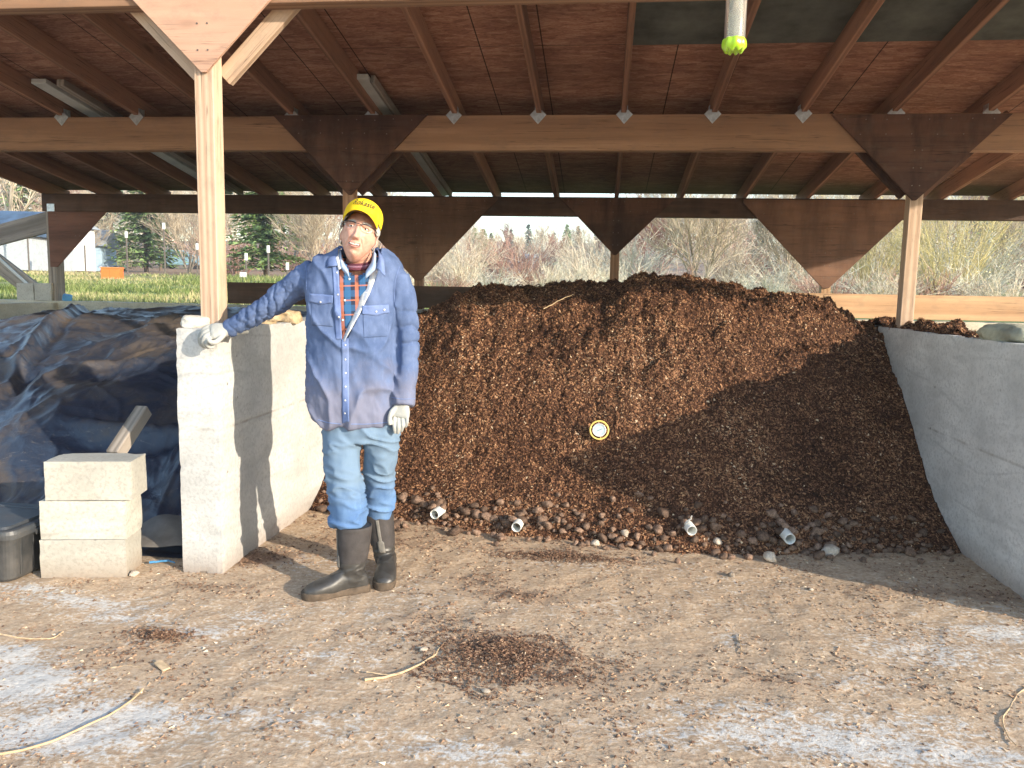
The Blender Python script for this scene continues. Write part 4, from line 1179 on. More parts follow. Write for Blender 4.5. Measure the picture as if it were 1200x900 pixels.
M_EYE = plain('eyeball', (.70, .68, .64), .15, .6, 0, .02); M_IRIS = plain('iris', (.035, .03, .028), .15, .6)
for s in (-1, 1):
    V, F = ell((s * .0315, -.0715, .0225), (.0125, .0115, .0062)); e_ = link('eye', np_mesh('eye', hw(V), F), M_EYE, man)
    V, F = ell((s * .0315 - .001, -.0800, .0222), (.0050, .0040, .0046)); link('iris', np_mesh('iris', hw(V), F), M_IRIS, e_)
    V, F = ell((s * .0315, -.0712, .0272), (.0150, .0125, .0040), (.12, 0, 0)); link('eyelid', np_mesh('eyelid', hw(V), F), M_SKIN, man)
M_TEETH = plain('teeth', (.74, .70, .62), .3, .5, 0, .04, 60); M_LIP = plain('lips', (.52, .22, .18), .5, .4, 0, .1, 40); M_MOUTH = plain('mouth_inside', (.12, .03, .03), .6)
def strip_on_face(name, x0, x1, zf, half, off, mat, n=30):
    xs_ = np.linspace(x0, x1, n); V = []
    for i, x in enumerate(xs_):
        u = (2 * (x - x0) / (x1 - x0) - 1); h = half * math.sqrt(max(0, 1 - u ** 4)) + .0004
        for t_ in (-1, 0, 1):
            z = zf(x) + h * t_
            V.append((x, 0, z))
    V = np.array(V)
    # sit on the face surface
    S = HV[(HV[:, 1] < 0)]
    for i in range(len(V)):
        d = (S[:, 0] - V[i, 0]) ** 2 + (S[:, 2] - V[i, 2]) ** 2
        V[i, 1] = S[d.argsort()[:4], 1].min()
    V[:, 1] -= off
    V[1::3, 1] -= .0012
    me = solidify(np_mesh(name, V, grid_faces(n, 3)), name, .002, 0)
    return link(name, me, mat, man, HM)
mz = lambda x: -.0600 + 7.5 * x * x
strip_on_face('mouth', -.0255, .0255, mz, .0062, -.0008, M_MOUTH)
strip_on_face('teeth', -.0215, .0215, lambda x: mz(x) + .0016, .0031, .0008, M_TEETH)
strip_on_face('lip', -.0265, .0265, lambda x: mz(x) + .0068, .0019, .0004, M_LIP)
strip_on_face('lip', -.0255, .0255, lambda x: mz(x) - .0070 + 2 * x * x, .0026, .0008, M_LIP)
# glasses
M_FRM = plain('glasses_frame', (.03, .025, .025), .3, .5)
def glass_mat():
    t = NT('lens'); t.b.inputs['Transmission Weight'].default_value = 1; t.b.inputs['IOR'].default_value = 1.05
    return t.done((.95, .95, .95), .02, .5)
gl_ = None
def hp(x, y, z): return Vector(hw([[x, y, z]])[0])
gframe = tube('glasses', [hp(-.012, -.108, .029), hp(0, -.111, .032), hp(.012, -.108, .029)], .0017, M_FRM, man, 8)
ML = glass_mat()
for s in (-1, 1):
    top = [hp(s * .012, -.107, .031), hp(s * .022, -.107, .0345), hp(s * .036, -.104, .035), hp(s * .050, -.098, .0335), hp(s * .062, -.090, .030)]
    tube('rim', top, .0030, M_FRM, gframe, 8)
    bot = [hp(s * .062, -.090, .030), hp(s * .060, -.090, .016), hp(s * .050, -.096, .007), hp(s * .034, -.101, .005), hp(s * .020, -.104, .009), hp(s * .012, -.107, .022), hp(s * .012, -.107, .031)]
    tube('rim', bot, .0008, M_STEEL, gframe, 6)
    tube('temple', [hp(s * .062, -.090, .030), hp(s * .074, -.075, .030), hp(s * .080, -.03, .024), hp(s * .082, .005, .018)], .0018, M_FRM, gframe, 6)
# cap
M_CAP = cloth_mat('cap_yellow', (.78, .52, .015), (.86, .60, .03), weave=800, blotch=14)
def cap_dome():
    a, b = 70, 120
    T2, P2 = np.meshgrid(np.linspace(.0001, PI * .56, a), np.arange(b) / b * 2 * PI, indexing='ij')
    X = np.sin(T2) * np.cos(P2); Y = np.sin(T2) * np.sin(P2); Z = np.cos(T2)
    e = 1.0
    fr = np.clip(-Y, 0, 1)
    x = X * .086; y = Y * .106; z = Z
    # stiff front panel stands up
    y = y - .006 * fr * np.clip(Z * 2, 0, 1)
    k = np.sign(Z) * np.abs(Z) ** .68
    z = .074 + k * (.086 + .018 * fr)
    seam = np.abs(np.sin(P2 * 3 + PI / 2 * 0)) < .03
    r = np.where(seam, .9985, 1.0)
    z = np.maximum(z, .058 + .028 * np.clip(fr * 1.6 - .35, 0, 1))
    return np.stack([x * r, y * r, z], -1).reshape(-1, 3), grid_faces(a, b, True)[:, ::-1]
V, F = cap_dome()
capo = link('cap', solidify(np_mesh('cap', V, F), 'cap', .002, -1), M_CAP, man, HM)
# peak
nu, nv = 40, 18
V = []
for i in range(nu):
    u = -1 + 2 * i / (nu - 1)
    a0 = u * 1.06
    bx, by = .086 * math.sin(a0), -.106 * math.cos(a0)
    for j in range(nv):
        s = j / (nv - 1)
        L = .066 * (1 - abs(u) ** 2.6) + .002
        x = bx * (1 + .02 * s); y = by - L * s
        z = .082 - .014 * s - .034 * u * u * (.55 + .45 * s)
        V.append((x, y, z + .006))
V = np.array(V)
pk = link('peak', solidify(np_mesh('peak', V, grid_faces(nu, nv)), 'peak', .003, 0), M_CAP, capo, HM)
V2_ = V.copy(); V2_[:, 2] -= .0035; V2_[:, 1] += .001
link('peak_shade', np_mesh('peak_shade', V2_, grid_faces(nu, nv)), plain('cap_peak_shade', (.20, .10, .04), .9), capo, HM)  # thin brown sheet that paints the shade beneath the peak
V, F = ell((0, 0, .161), (.006, .006, .003)); link('button', np_mesh('button', V, F), M_CAP, capo, HM)
# lettering embroidered on the front panel
M_TXT = plain('cap_lettering', (.045, .04, .03), .8)
def cap_text(txt, size, zc, shear, name='lettering'):
    cu = bpy.data.curves.new('t', 'FONT'); cu.body = txt; cu.size = size; cu.align_x = 'CENTER'; cu.align_y = 'CENTER'; cu.extrude = .0006; cu.shear = shear; cu.resolution_u = 3
    o = bpy.data.objects.new('t', cu); C.objects.link(o)
    dg = bpy.context.evaluated_depsgraph_get(); me = bpy.data.meshes.new_from_object(o.evaluated_get(dg)); bpy.data.objects.remove(o)
    W = get_v(me)
    ang_ = W[:, 0] / .095
    zz = zc + W[:, 1]
    kk = np.clip((zz - .074) / .104, 0, .98) ** (1 / .68)
    rr = np.sqrt(1 - kk ** 2)
    x = .086 * rr * np.sin(ang_); y = -.106 * rr * np.cos(ang_) - .006 * np.clip(kk * 2, 0, 1) - .0062 - (W[:, 2])
    set_v(me, np.stack([x, y, zz], -1)); me.name = name
    return link(name, me, M_TXT, capo, HM)
cap_text('Rokaste', .037, .126, .25)

# ---------- jacket
jm = MB()
jm.add(*loft_closed(tor))
jm.add(*limb(thin(ARM_R, .93), 60, 36)); jm.add(*limb(thin(ARM_L, .96), 60, 36))
jme = remesh('jacket', jm, .0062, 14, .6)
V = get_v(jme); N = get_n(jme)
armL = np.array([a[:3] for a in ARM_L]); armR = np.array([a[:3] for a in ARM_R])
def along(A, V):
    s0 = 0; best = np.full(len(V), 9.); sv = np.zeros(len(V))
    for i in range(len(A) - 1):
        ab = A[i + 1] - A[i]; L = np.linalg.norm(ab)
        t = np.clip(((V - A[i]) @ ab) / L ** 2, 0, 1); d = np.linalg.norm(V - (A[i] + t[:, None] * ab), axis=1)
        m = d < best; best[m] = d[m]; sv[m] = s0 + t[m] * L; s0 += L
    return sv, best
sL, dL = along(armL, V); sR, dR = along(armR, V)
x, y, z = V.T
inL = sstep(-1.30, -1.36, -(-x)) if False else (x < -1.33) * 1.0
inL = 1 - sstep(-1.36, -1.27, x)
tot = sL.max(); 
ph = sL * 120 + 6.5 * fbm(x * 7, y * 7, z * 7, 3, 41) + 40 * z
fl_ = -(1 - np.abs(np.sin(ph * .5))) ** 2.6 * (.0020 + .0050 * np.exp(-((sL - tot * .66) / .15) ** 2)) * (.5 + np.clip(.5 + 1.2 * fbm(x * 10, y * 10, z * 10, 2, 42), 0, 1.4)) + .006 * fbm(x * 12 + z * 6, y * 12, z * 12, 3, 44) - .0050 * (1 - np.abs(fbm(x * 26 + z * 30, y * 20, z * 26 - x * 18, 2, 46))) ** 4
cuffL = 1 - sstep(tot - .035, tot - .02, sL)
d = inL * fl_ * cuffL
inR = sstep(-.925, -.895, x) * (z < 1.50)
totR = sR.max()
phR = sR * 62 + 3.2 * fbm(x * 7, y * 7, z * 7, 2, 43) + x * 22
cuffR = 1 - sstep(totR - .075, totR - .06, sR)
d += inR * (-(1 - np.abs(np.sin(phR * .5))) ** 2.5 * 1.3 + .15) * (.0035 + .0065 * np.exp(-((sR - totR * .52) / .12) ** 2)) * cuffR
body_w = (1 - inL) * (1 - inR)
drape = fbm(x * 8 + z * 2.2, y * 6, z * 2.4, 3, 45); r_ = 1 - np.abs(fbm(x * 6 + z * 4, y * 5, z * 4.5 - x * 3, 2, 47))
d += body_w * (drape * .007 + (r_ ** 5 - .25) * .020) + body_w * .006 * fbm(x * 16 + z * 6, y * 9, z * 5 - x * 8, 3, 48)
d += fbm(x * 45, y * 45, z * 45, 2, 49) * .0009
V = V + N * d[:, None]
set_v(jme, V)
JB = BVHTree.FromPolygons([Vector(v) for v in V], [tuple(p.vertices) for p in jme.polygons])
camv = Vector((0, 0, CAMH))
def jhit(x, y, B=None):
    v = (fw + rt * ((x - 600) / FPX) + dn * ((y - 450) / FPX)).normalized()
    h = (B or JB).ray_cast(camv, v)
    return h
# cut the open front
poly = [(397, 286), (396, 318), (397, 345), (397, 372), (401, 398), (404, 400), (420, 368), (433, 340), (440, 320), (445, 300), (447, 286)]
def inside(px_, py_, poly):
    c = np.zeros(len(px_), bool); j = len(poly) - 1
    for i in range(len(poly)):
        xi, yi = poly[i]; xj, yj = poly[j]
        c ^= ((yi > py_) != (yj > py_)) & (px_ < (xj - xi) * (py_ - yi) / (yj - yi + 1e-9) + xi); j = i
    return c
def project(V):
    R = V - np.array([0, 0, CAMH]); dz = R @ np.array(fw)
    return 600 + FPX * (R @ np.array(rt)) / dz, 450 + FPX * (R @ np.array(dn)) / dz
qx, qy = project(V)
bad = inside(qx, qy, poly) & (V[:, 1] < 3.53)
top = inside(qx, qy, [(394, 280), (394, 300), (447, 300), (450, 280)])
# neck hole all round
nkc = mp(420, 300, 3.52); bad |= (np.hypot(V[:, 0] - nkc[0], V[:, 1] - nkc[1]) < .082) & (V[:, 2] > mp(420, 303, 3.5)[2])
bm = bmesh.new(); bm.from_mesh(jme); bm.verts.ensure_lookup_table()
bmesh.ops.delete(bm, geom=[bm.verts[i] for i in np.nonzero(bad)[0]], context='VERTS')
bm.to_mesh(jme); bm.free()
jacket = link('jacket', solidify(jme, 'jacket', .0035, -.6), M_JACK, man)
def patch(name, quad, mat, off=.002, t=.003, nu=26, nv=22, parent=jacket, bvh=None, wave=0., fn=None):
    """cloth piece lying on the garment; quad are four photo corners tl tr br bl"""
    P = []
    for i in range(nu):
        u = i / (nu - 1)
        for j in range(nv):
            v = j / (nv - 1)
            px_ = (quad[0][0] * (1 - u) + quad[1][0] * u) * (1 - v) + (quad[3][0] * (1 - u) + quad[2][0] * u) * v
            py_ = (quad[0][1] * (1 - u) + quad[1][1] * u) * (1 - v) + (quad[3][1] * (1 - u) + quad[2][1] * u) * v
            if fn: px_, py_ = fn(u, v, px_, py_)
            h = jhit(px_, py_, bvh)
            if h[0] is None: P.append(P[-1] if P else at(px_, py_, 3.38)); continue
            e = min(u, 1 - u, v, 1 - v) * 8
            P.append(h[0] + h[1] * (off + t * min(1, e) + wave * math.sin(u * 9 + v * 4)))
    me = np_mesh(name, np.array([tuple(p) for p in P]), grid_faces(nu, nv))
    return link(name, solidify(me, name, .002, 0), mat, parent)
patch('placket', [(400.5, 398), (408.5, 396), (409.5, 494), (401.5, 496)], M_JACK2, nv=60, nu=10)
patch('placket', [(389, 306), (396.5, 306), (401, 398), (394, 398)], M_JACK2, nv=50, nu=10)
def flap(u, v, a, b): return a, b + (3.2 * (1 - abs(2 * u - 1))) * v
for q, s in (([(363.5, 344), (391, 346), (391, 355), (363, 353)], 0), ([(424, 358), (455, 357), (456, 366), (424, 368)], 1)):
    w_ = 1 if s == 0 else .97
    body_q = [(q[0][0] + 1, q[0][1] + 6), (q[1][0] - 1, q[1][1] + 6), (q[2][0] - 1, q[2][1] + 28), (q[3][0] + 2, q[3][1] + 28)]
    pk_ = patch('pocket', body_q, M_JACK, off=.001, t=.004)
    patch('pocket_flap', q, M_JACK2, off=.006, t=.004, fn=flap, parent=pk_)
M_STUD = plain('stud', (.62, .60, .55), .35, .5, .3, .05)
def stud(x, y, parent=jacket, r=.0042, off=.008, mat=None):
    h = jhit(x, y)
    if h[0] is None: return
    m = h[1].to_track_quat('Z', 'Y').to_matrix().to_4x4(); m.translation = h[0] + h[1] * off
    lathe('button', [(.0001, .0022), (r * .7, .002), (r, .0008), (r, -.004)], 14, mat or M_STUD, parent, m)
for yy in (405, 421, 437, 453, 469, 484): stud(405, yy, off=.0065)
for yy in (320, 345, 371): stud(396.2 - (371 - yy) * .05 + 1.5, yy, off=.006)
stud(377, 354, off=.013); stud(440, 365, off=.013); stud(450, 363, r=.005, off=.013)
# seams
def seam(pts, r=.0016, name='seam', mat=None):
    L = []
    Q = smooth_path([[p[0], p[1], 0] for p in pts], 40)
    for q in Q:
        h = jhit(q[0], q[1])
        if h[0]: L.append(h[0] + h[1] * .0006)
    if len(L) > 3: tube(name, L, r, mat or M_JACK2, jacket, 6)
seam([(357, 304), (360, 322), (359, 345)]); seam([(468, 312), (463, 330), (462, 352), (463, 368)])
seam([(373, 492), (385, 495.5), (400, 497)], .0022); seam([(411, 497), (430, 497), (455, 495)], .0022)
for dy in (0,):
    seam([(458, 465.5), (472, 468), (489, 467)], .0018)
# lining shown along the opening and the turned collar
def sheet(name, P, mat, nu, nv, th_=.003, parent=jacket):
    me = np_mesh(name, np.array(P), grid_faces(nu, nv)); return link(name, solidify(me, name, th_, 0), mat, parent)
def plaidmat(name, base, a, b, sc, w=.3):
    t = NT(name)
    v = t.coords((sc, sc, sc), kind='World', rot=(0, .05, 0))
    sx = t.n('SeparateXYZ'); t.put(sx.inputs[0], v)
    fx_ = t.math('FRACT', sx.outputs[0]); fz_ = t.math('FRACT', sx.outputs[2])
    def band(f, c, w_): return t.math('LESS_THAN', t.math('ABSOLUTE', t.math('SUBTRACT', f, c)), w_)
    c = base
    c = t.mix(t.math('MULTIPLY', band(fx_, .62, .20), .75), c, a); c = t.mix(t.math('MULTIPLY', band(fz_, .60, .22), .55), c, a)
    c = t.mix(t.math('MULTIPLY', band(fx_, .22, .12), .7), c, b); c = t.mix(t.math('MULTIPLY', band(fz_, .14, .05), .65), c, b)
    t.bump(t.noise(t.coords(kind='World'), 400, 2), .3, .002)
    return t.done(c, .85, .15)
M_PLAID = plaidmat('plaid_flannel', (.030, .035, .060), (.04, .13, .28), (.50, .17, .09), 15.5)
M_LINP = plaidmat('lining_plaid', (.66, .66, .64), (.42, .46, .56), (.80, .78, .72), 22)
LN = []
for i in range(30):
    v = i / 29; y_ = 308 + v * 92
    xa = np.interp(y_, [300, 320, 345, 370, 399], [444, 439, 430, 418, 402.5]); xb = xa + np.interp(y_, [300, 330, 399], [3.5, 3, 1.5]); xi = xa - np.interp(y_, [300, 320, 350, 399], [6.5, 8, 6, 1.5])
    h = jhit(xb + 3, y_); base = h[0] if h[0] else Vector(at(xb, y_, 3.4))
    Yb = base.y - .010
    for k in range(5):
        u = k / 4; LN.append(tuple(at(xi + (xb - xi) * u, y_, Yb + .012 * (1 - u) ** 1.5 * 1.5)))
sheet('lining', LN, M_LINP, 30, 5)
def collar(pts, name='collar', mat=M_JACK2):
    """pts rows of points (px,py,Y) from the neck side to the free edge"""
    R = []
    n = 14
    A = smooth_path([[*p] for p in pts[0]], n); B = smooth_path([[*p] for p in pts[1]], n)
    for i in range(n):
        for k in range(8):
            u = k / 7; q = A[i] * (1 - u) + B[i] * u
            P3 = at(q[0], q[1], q[2] - .014 * math.sin(PI * u)); R.append(tuple(P3))
    return sheet(name, R, mat, n, 8, .004)
collar([[(404, 290, 3.56), (398, 291, 3.50), (396.5, 300, 3.43), (398, 311, 3.405)], [(398, 288, 3.58), (389, 294, 3.50), (384, 304, 3.42), (383.5, 312.5, 3.395)]])
collar([[(399.5, 293, 3.49), (397.5, 302, 3.43), (399, 315, 3.40)], [(396.5, 292, 3.49), (393, 303, 3.415), (397, 316, 3.395)]], 'collar_inside', M_LIN)
collar([[(437, 291, 3.56), (443, 293, 3.50), (444, 303, 3.43), (441, 314, 3.405)], [(443, 290, 3.58), (449, 298, 3.50), (450.5, 310, 3.42), (451.5, 324, 3.395)]])
for s in (-1, 1):   # back of the collar
    pass
n = 40; R = []
for i in range(n):
    a = math.radians(-20 + 220 * i / (n - 1)); 
    for k in range(5):
        u = k / 4; r = .072 + .012 * u
        c = mp(420.5, 297, 3.525); R.append((c[0] + r * math.cos(a), c[1] + r * .95 * math.sin(a), c[2] + .030 - .045 * u + .0))
sheet('collar', R, M_JACK2, n, 5, .004)
# ---------- shirt under it
sm = MB(); sm.add(*loft_closed([tr(y, a + 3, b - 3, d - .014, s=.975) for y, a, b, d in TOR if 303 < y < 450] + [tr(301, 386, 455, .078), tr(296, 397, 443, .066)]))
sme = remesh('shirt', sm, .009, 8)
V = get_v(sme); N = get_n(sme); x, y, z = V.T
V = V + N * (fbm(x * 9 + z * 4, y * 8, z * 3, 3, 55) * .005)[:, None]; set_v(sme, V)
SB = BVHTree.FromPolygons([Vector(v) for v in V], [tuple(p.vertices) for p in sme.polygons])
bm = bmesh.new(); bm.from_mesh(sme)
qx, qy = project(V)
neckcut = inside(qx, qy, [(399, 280), (402, 300), (411, 318), (420, 322), (432, 316), (438, 300), (440, 280)]) & (V[:, 1] < 3.53) | (V[:, 2] > mp(420, 299, 3.5)[2])
bm.verts.ensure_lookup_table(); bmesh.ops.delete(bm, geom=[bm.verts[i] for i in np.nonzero(neckcut)[0]], context='VERTS'); bm.to_mesh(sme); bm.free()
shirt = link('shirt', solidify(sme, 'shirt', .002, -1), M_PLAID, man)
M_SHC = cloth_mat('shirt_collar', (.20, .30, .46), (.34, .42, .56))
collar([[(399, 292, 3.47), (401, 305, 3.42), (408, 317, 3.405)], [(397.5, 296, 3.45), (399, 314, 3.40), (409, 325, 3.392)]], 'shirt_collar', M_SHC).parent = shirt
collar([[(438, 294, 3.47), (436, 307, 3.42), (429, 318, 3.405)], [(440.5, 298, 3.45), (440, 316, 3.40), (428, 327, 3.392)]], 'shirt_collar', M_SHC).parent = shirt
M_BTN = plain('shirt_button', (.72, .70, .66), .4)
for bx, by in ((409.5, 327), (404, 352), (401.5, 375)):
    v = (fw + rt * ((bx - 600) / FPX) + dn * ((by - 450) / FPX)).normalized(); h = SB.ray_cast(camv, v)
    if h[0]:
        m = h[1].to_track_quat('Z', 'Y').to_matrix().to_4x4(); m.translation = h[0] + h[1] * .003
        lathe('button', [(.0001, .002), (.004, .002), (.005, 0), (.005, -.003)], 12, M_BTN, shirt, m)
# undershirt bands at the neck
c = mp(420, 311, 3.515)
for k, (rr, dz, mt) in enumerate(((.064, .000, (.10, .03, .045)), (.067, -.010, (.22, .11, .15)), (.070, -.020, (.12, .035, .05)))):
    pts = [(c[0] + rr * math.cos(a), c[1] + rr * 1.06 * math.sin(a), c[2] + dz + .040 * (1 + math.sin(a)) ** 1.3 * .55) for a in np.linspace(PI * 1.0, PI * 2.0, 30)]
    tube('undershirt', pts, .0065, cloth_mat('undershirt', mt, tuple(x * 1.2 for x in mt)), shirt, 8)

# ---------- jeans
qm = MB()
hip = [tr(y, a, b, d, 3.51) for y, a, b, d in ((516, 388, 460, .090), (506, 380, 466, .100), (492, 384, 460, .100), (478, 386, 456, .095), (468, 390, 450, .09))]
qm.add(*loft_closed(hip)); qm.add(*limb(LEG_L, 60, 36)); qm.add(*limb(LEG_R, 60, 36))
qme = remesh('jeans', qm, .0065, 6)
V = get_v(qme); N = get_n(qme); x, y, z = V.T
kf = np.exp(-((z - .34) / .07) ** 2) + .8 * np.exp(-((z - .52) / .06) ** 2) + .5 * np.exp(-((z - .74) / .06) ** 2)
w1 = 1 - np.abs(fbm(x * 7, y * 7, z * 22 + x * 6, 2, 51)); w2 = fbm(x * 9, y * 9, z * 5, 3, 52)
V = V + N * ((w1 ** 4 - .3) * (.006 + .016 * kf) + w2 * .008)[:, None]; set_v(qme, V)
jeans = link('jeans', qme, M_JEAN, man)
# ---------- boots
def boot(cx, cy, yaw, top_l, lean, label=None):
    """local frame: toe towards -y"""
    b = MB()
    R_ = []
    H = top_l
    for z, yo, a, bb in ((.060, .02, .050, .060), (.10, .022, .050, .058), (.15, .026, .056, .064), (.20, .03, .062, .070), (.26, .034, .067, .075), (H - .02, .036, .070, .078), (H, .036, .071, .079)):
        R_.append(ring_pts((lean[0] * z, yo + lean[1] * z, z), a, bb, 40, 2.1))
    b.add(*loft_closed(R_))
    f = []
    for y_, w_, h_, zc in ((.098, .020, .025, .040), (.088, .034, .042, .048), (.06, .042, .055, .058), (.02, .043, .060, .064), (-.03, .044, .058, .062), (-.08, .050, .043, .050), (-.13, .054, .036, .043), (-.165, .050, .031, .038), (-.19, .038, .025, .033), (-.203, .018, .015, .028)):
        f.append(ring_pts((0.004 * (y_ < -.05), y_, zc), w_, h_, 36, 2.4, (1, 0, 0), (0, 0, 1)))
    b.add(*loft_closed(f))
    me = remesh('boot', b, .0045, 8, .6)
    V = get_v(me); N = get_n(me); x, y, z = V.T
    V = V + N * ((1 - np.abs(fbm(x * 12, y * 10, z * 26, 2, 57))) ** 3 * .006 * np.exp(-((z - .12) / .05) ** 2))[:, None]
    rib_ = (z < .062) & (z > .02)
    V[:, 2] = np.maximum(V[:, 2], .012)
    set_v(me, V)
    m = Matrix.Translation((cx, cy, 0)) @ Matrix.Rotation(yaw, 4, 'Z')
    o = link('boot', me, M_RUB, man, m)
    # neoprene shaft sleeve slightly proud
    S = [ring_pts((lean[0] * z, yo + lean[1] * z, z), a + .0035, bb + .0035, 40, 2.1) for z, yo, a, bb in ((.155, .026, .0565, .0645), (.20, .03, .062, .070), (.26, .034, .067, .075), (H - .012, .036, .0705, .0785), (H, .036, .071, .079), (H + .003, .036, .066, .074), (H - .03, .036, .062, .070))]
    V2 = np.vstack(S); link('shaft', np_mesh('shaft', V2, grid_faces(len(S), 40, True)), M_NEO, o, m)
    # pull strap over the front and reinforcement
    for side in (0,):
        P = [(lean[0] * z, yo + lean[1] * z - bb - .005, z) for z, yo, bb in ((.13, .024, .062), (.17, .028, .066), (.22, .031, .072), (.27, .034, .0755), (H - .015, .036, .078))]
        V3 = []
        for p in smooth_path(P, 20):
            w_ = .017 if p[2] < .19 else .008
            for k in (-1, -.5, 0, .5, 1): V3.append((p[0] + k * w_, p[1] + abs(k) ** 2 * w_ * .14 - .001, p[2]))
        link('strap', solidify(np_mesh('strap', np.array(V3), grid_faces(20, 5)), 'strap', .003, 0), M_STRAP, o, m)
    # sole with a muddy rand
    so = []
    for z, k in ((.0, .96), (.004, 1.0), (.022, 1.04), (.034, 1.03), (.036, .98)):
        out = [(.030, .10), (.042, .075), (.044, .03), (.038, -.02), (.044, -.07), (.056, -.12), (.054, -.165), (.038, -.195), (.012, -.210)]
        pts = [(w_ * k, y_ * (1 + .02 * k), z) for w_, y_ in out] + [(-w_ * k * .96, y_ * (1 + .02 * k), z) for w_, y_ in out[::-1]]
        so.append(np.array(pts))
    bm = bmesh.new(); vs = [[bm.verts.new(p) for p in r] for r in so]
    for a_, b_ in zip(vs[:-1], vs[1:]):
        for i in range(len(a_)): bm.faces.new((a_[i], a_[(i + 1) % len(a_)], b_[(i + 1) % len(a_)], b_[i]))
    bm.faces.new(vs[0][::-1]); bm.faces.new(vs[-1])
    link('sole', bm_mesh('sole', bm, True), M_SOLE, o, m)
    return o
boot(-1.143, 3.420, math.radians(-58), .322, (-.02, .0))
boot(-1.022, 3.672, math.radians(10), .312, (-.15, .0))
# ---------- gloves
def hand(name, wrist, palm_end, fingers, thumb, mat, cuff=None, palm_w=.042, palm_t=.017, nrm=(0, -1, 0), vox=.0024):
    b = MB()
    wr = np.array(wrist, float); pe = np.array(palm_end, float); ax = pe - wr; L = np.linalg.norm(ax); ax /= L
    n_ = np.array(nrm, float); n_ -= ax * (n_ @ ax); n_ /= np.linalg.norm(n_); sd = np.cross(ax, n_)
    R_ = [ring_pts(wr + ax * L * t, palm_w * w_, palm_t * h, 28, 2.5, sd, n_) for t, w_, h in ((-1.3, .60, 1.35), (-.35, .68, 1.25), (-.1, .68, 1.15), (.15, .80, 1.1), (.5, .98, 1.1), (.85, 1.02, .95), (1.0, .96, .75))]
    b.add(*loft_closed(R_))
    for f in fingers + [thumb]: b.add(*limb(f, 26, 16))
    me = remesh(name, b, vox, 3, .5)
    return link(name, me, mat, man)
# hanging hand
W0 = mp(471.5, 473, 3.475); K0 = mp(468.5, 489, 3.46)
def fing(pts, r=.0095): return [[*mp(a, b, Y), r * k] for (a, b, Y), k in zip(pts, (1.05, 1.0, .95, .85, .7))]
hand('glove', W0, K0, [
    fing([(462.5, 487, 3.462), (462, 493, 3.447), (462, 499, 3.442), (462.5, 504, 3.447), (463, 507.5, 3.455)]),
    fing([(467, 489, 3.462), (467, 495, 3.448), (467, 501, 3.444), (466.5, 505, 3.450), (466.3, 508, 3.457)], .010),
    fing([(471.5, 489, 3.462), (472, 494, 3.450), (472, 499, 3.447), (471, 503, 3.454), (470.3, 505.5, 3.462)]),
    fing([(475.5, 487, 3.465), (477, 491, 3.455), (477, 495, 3.452), (476, 498.5, 3.458), (475, 500.5, 3.465)], .0088)],
    [[*mp(465, 477, 3.462), .013], [*mp(459.5, 482, 3.445), .0125], [*mp(457, 488, 3.435), .011], [*mp(456.6, 494, 3.43), .010], [*mp(457.3, 498, 3.43), .008]], M_GLOVE, palm_w=.043, palm_t=.019)
# resting hand, closed over the corner of the wall
W1 = mp(266, 386.5, 3.53); K1 = mp(247, 389, 3.50)
hg = hand('glove', W1, K1, [
    [[*mp(246, 382, 3.515), .0120], [*mp(239, 386, 3.495), .0115], [*mp(234.5, 393, 3.50), .0110], [*mp(234, 400, 3.515), .0105], [*mp(236, 405, 3.53), .009]],
    [[*mp(246, 386, 3.505), .0120], [*mp(239, 390, 3.480), .0115], [*mp(235.5, 397, 3.485), .0110], [*mp(236.5, 404, 3.50), .0105], [*mp(240, 406.5, 3.515), .009]],
    [[*mp(247, 390, 3.495), .0120], [*mp(240.5, 394, 3.470), .0115], [*mp(238, 401, 3.472), .0110], [*mp(241, 406, 3.485), .0105], [*mp(246, 407, 3.50), .009]],
    [[*mp(249, 394, 3.490), .0115], [*mp(243.5, 398, 3.468), .0110], [*mp(242.5, 403.5, 3.468), .0105], [*mp(246, 407, 3.478), .010], [*mp(251, 406, 3.49), .0085]]],
    [[*mp(262, 392, 3.505), .0140], [*mp(257, 398, 3.480), .0130], [*mp(252, 401.5, 3.462), .0120], [*mp(247, 401, 3.452), .0110], [*mp(243.5, 398, 3.450), .009]], M_GLOVE, palm_w=.043, palm_t=.024, nrm=(.1, -.8, .6))
for o_, c_, A_ in ((hg, 0, ARM_L),):
    pass
# ================================================================== VEGETATION AND FAR THINGS
def bark(name, a, b):
    t = NT(name); n = t.noise(t.coords((1, 1, .3)), 14, 4)
    return t.done(t.mix(n, a, b), .9, .1)
M_BARK = bark('bark_pale', (.26, .22, .17), (.46, .40, .31)); M_BARKD = bark('bark_dark', (.10, .075, .055), (.20, .15, .11))
def tw_mat(name, stops):
    t = NT(name); return t.done(t.ramp(t.attr('rnd'), stops), .9, .1)
M_TWT = tw_mat('twigs_tan', [(0, (.34, .27, .19)), (.5, (.60, .51, .37)), (1, (.76, .68, .52))])
M_TWR = tw_mat('twigs_red', [(0, (.20, .10, .08)), (.5, (.36, .21, .16)), (1, (.50, .34, .25))])
M_TWG = tw_mat('twigs_grey', [(0, (.34, .32, .25)), (.5, (.56, .53, .42)), (1, (.70, .68, .54))])
M_TWY = tw_mat('leaves_yellow', [(0, (.30, .26, .13)), (.5, (.55, .45, .20)), (1, (.72, .62, .32))])
M_CON = tw_mat('needles', [(0, (.035, .07, .025)), (.5, (.19, .30, .09)), (1, (.38, .50, .18))])
M_COND = tw_mat('needles_blue', [(0, (.03, .06, .045)), (.5, (.08, .15, .10)), (1, (.16, .25, .15))])
def tri_tube(P, r, seg=3):
    return tube_np(P, r, seg, cap=False)
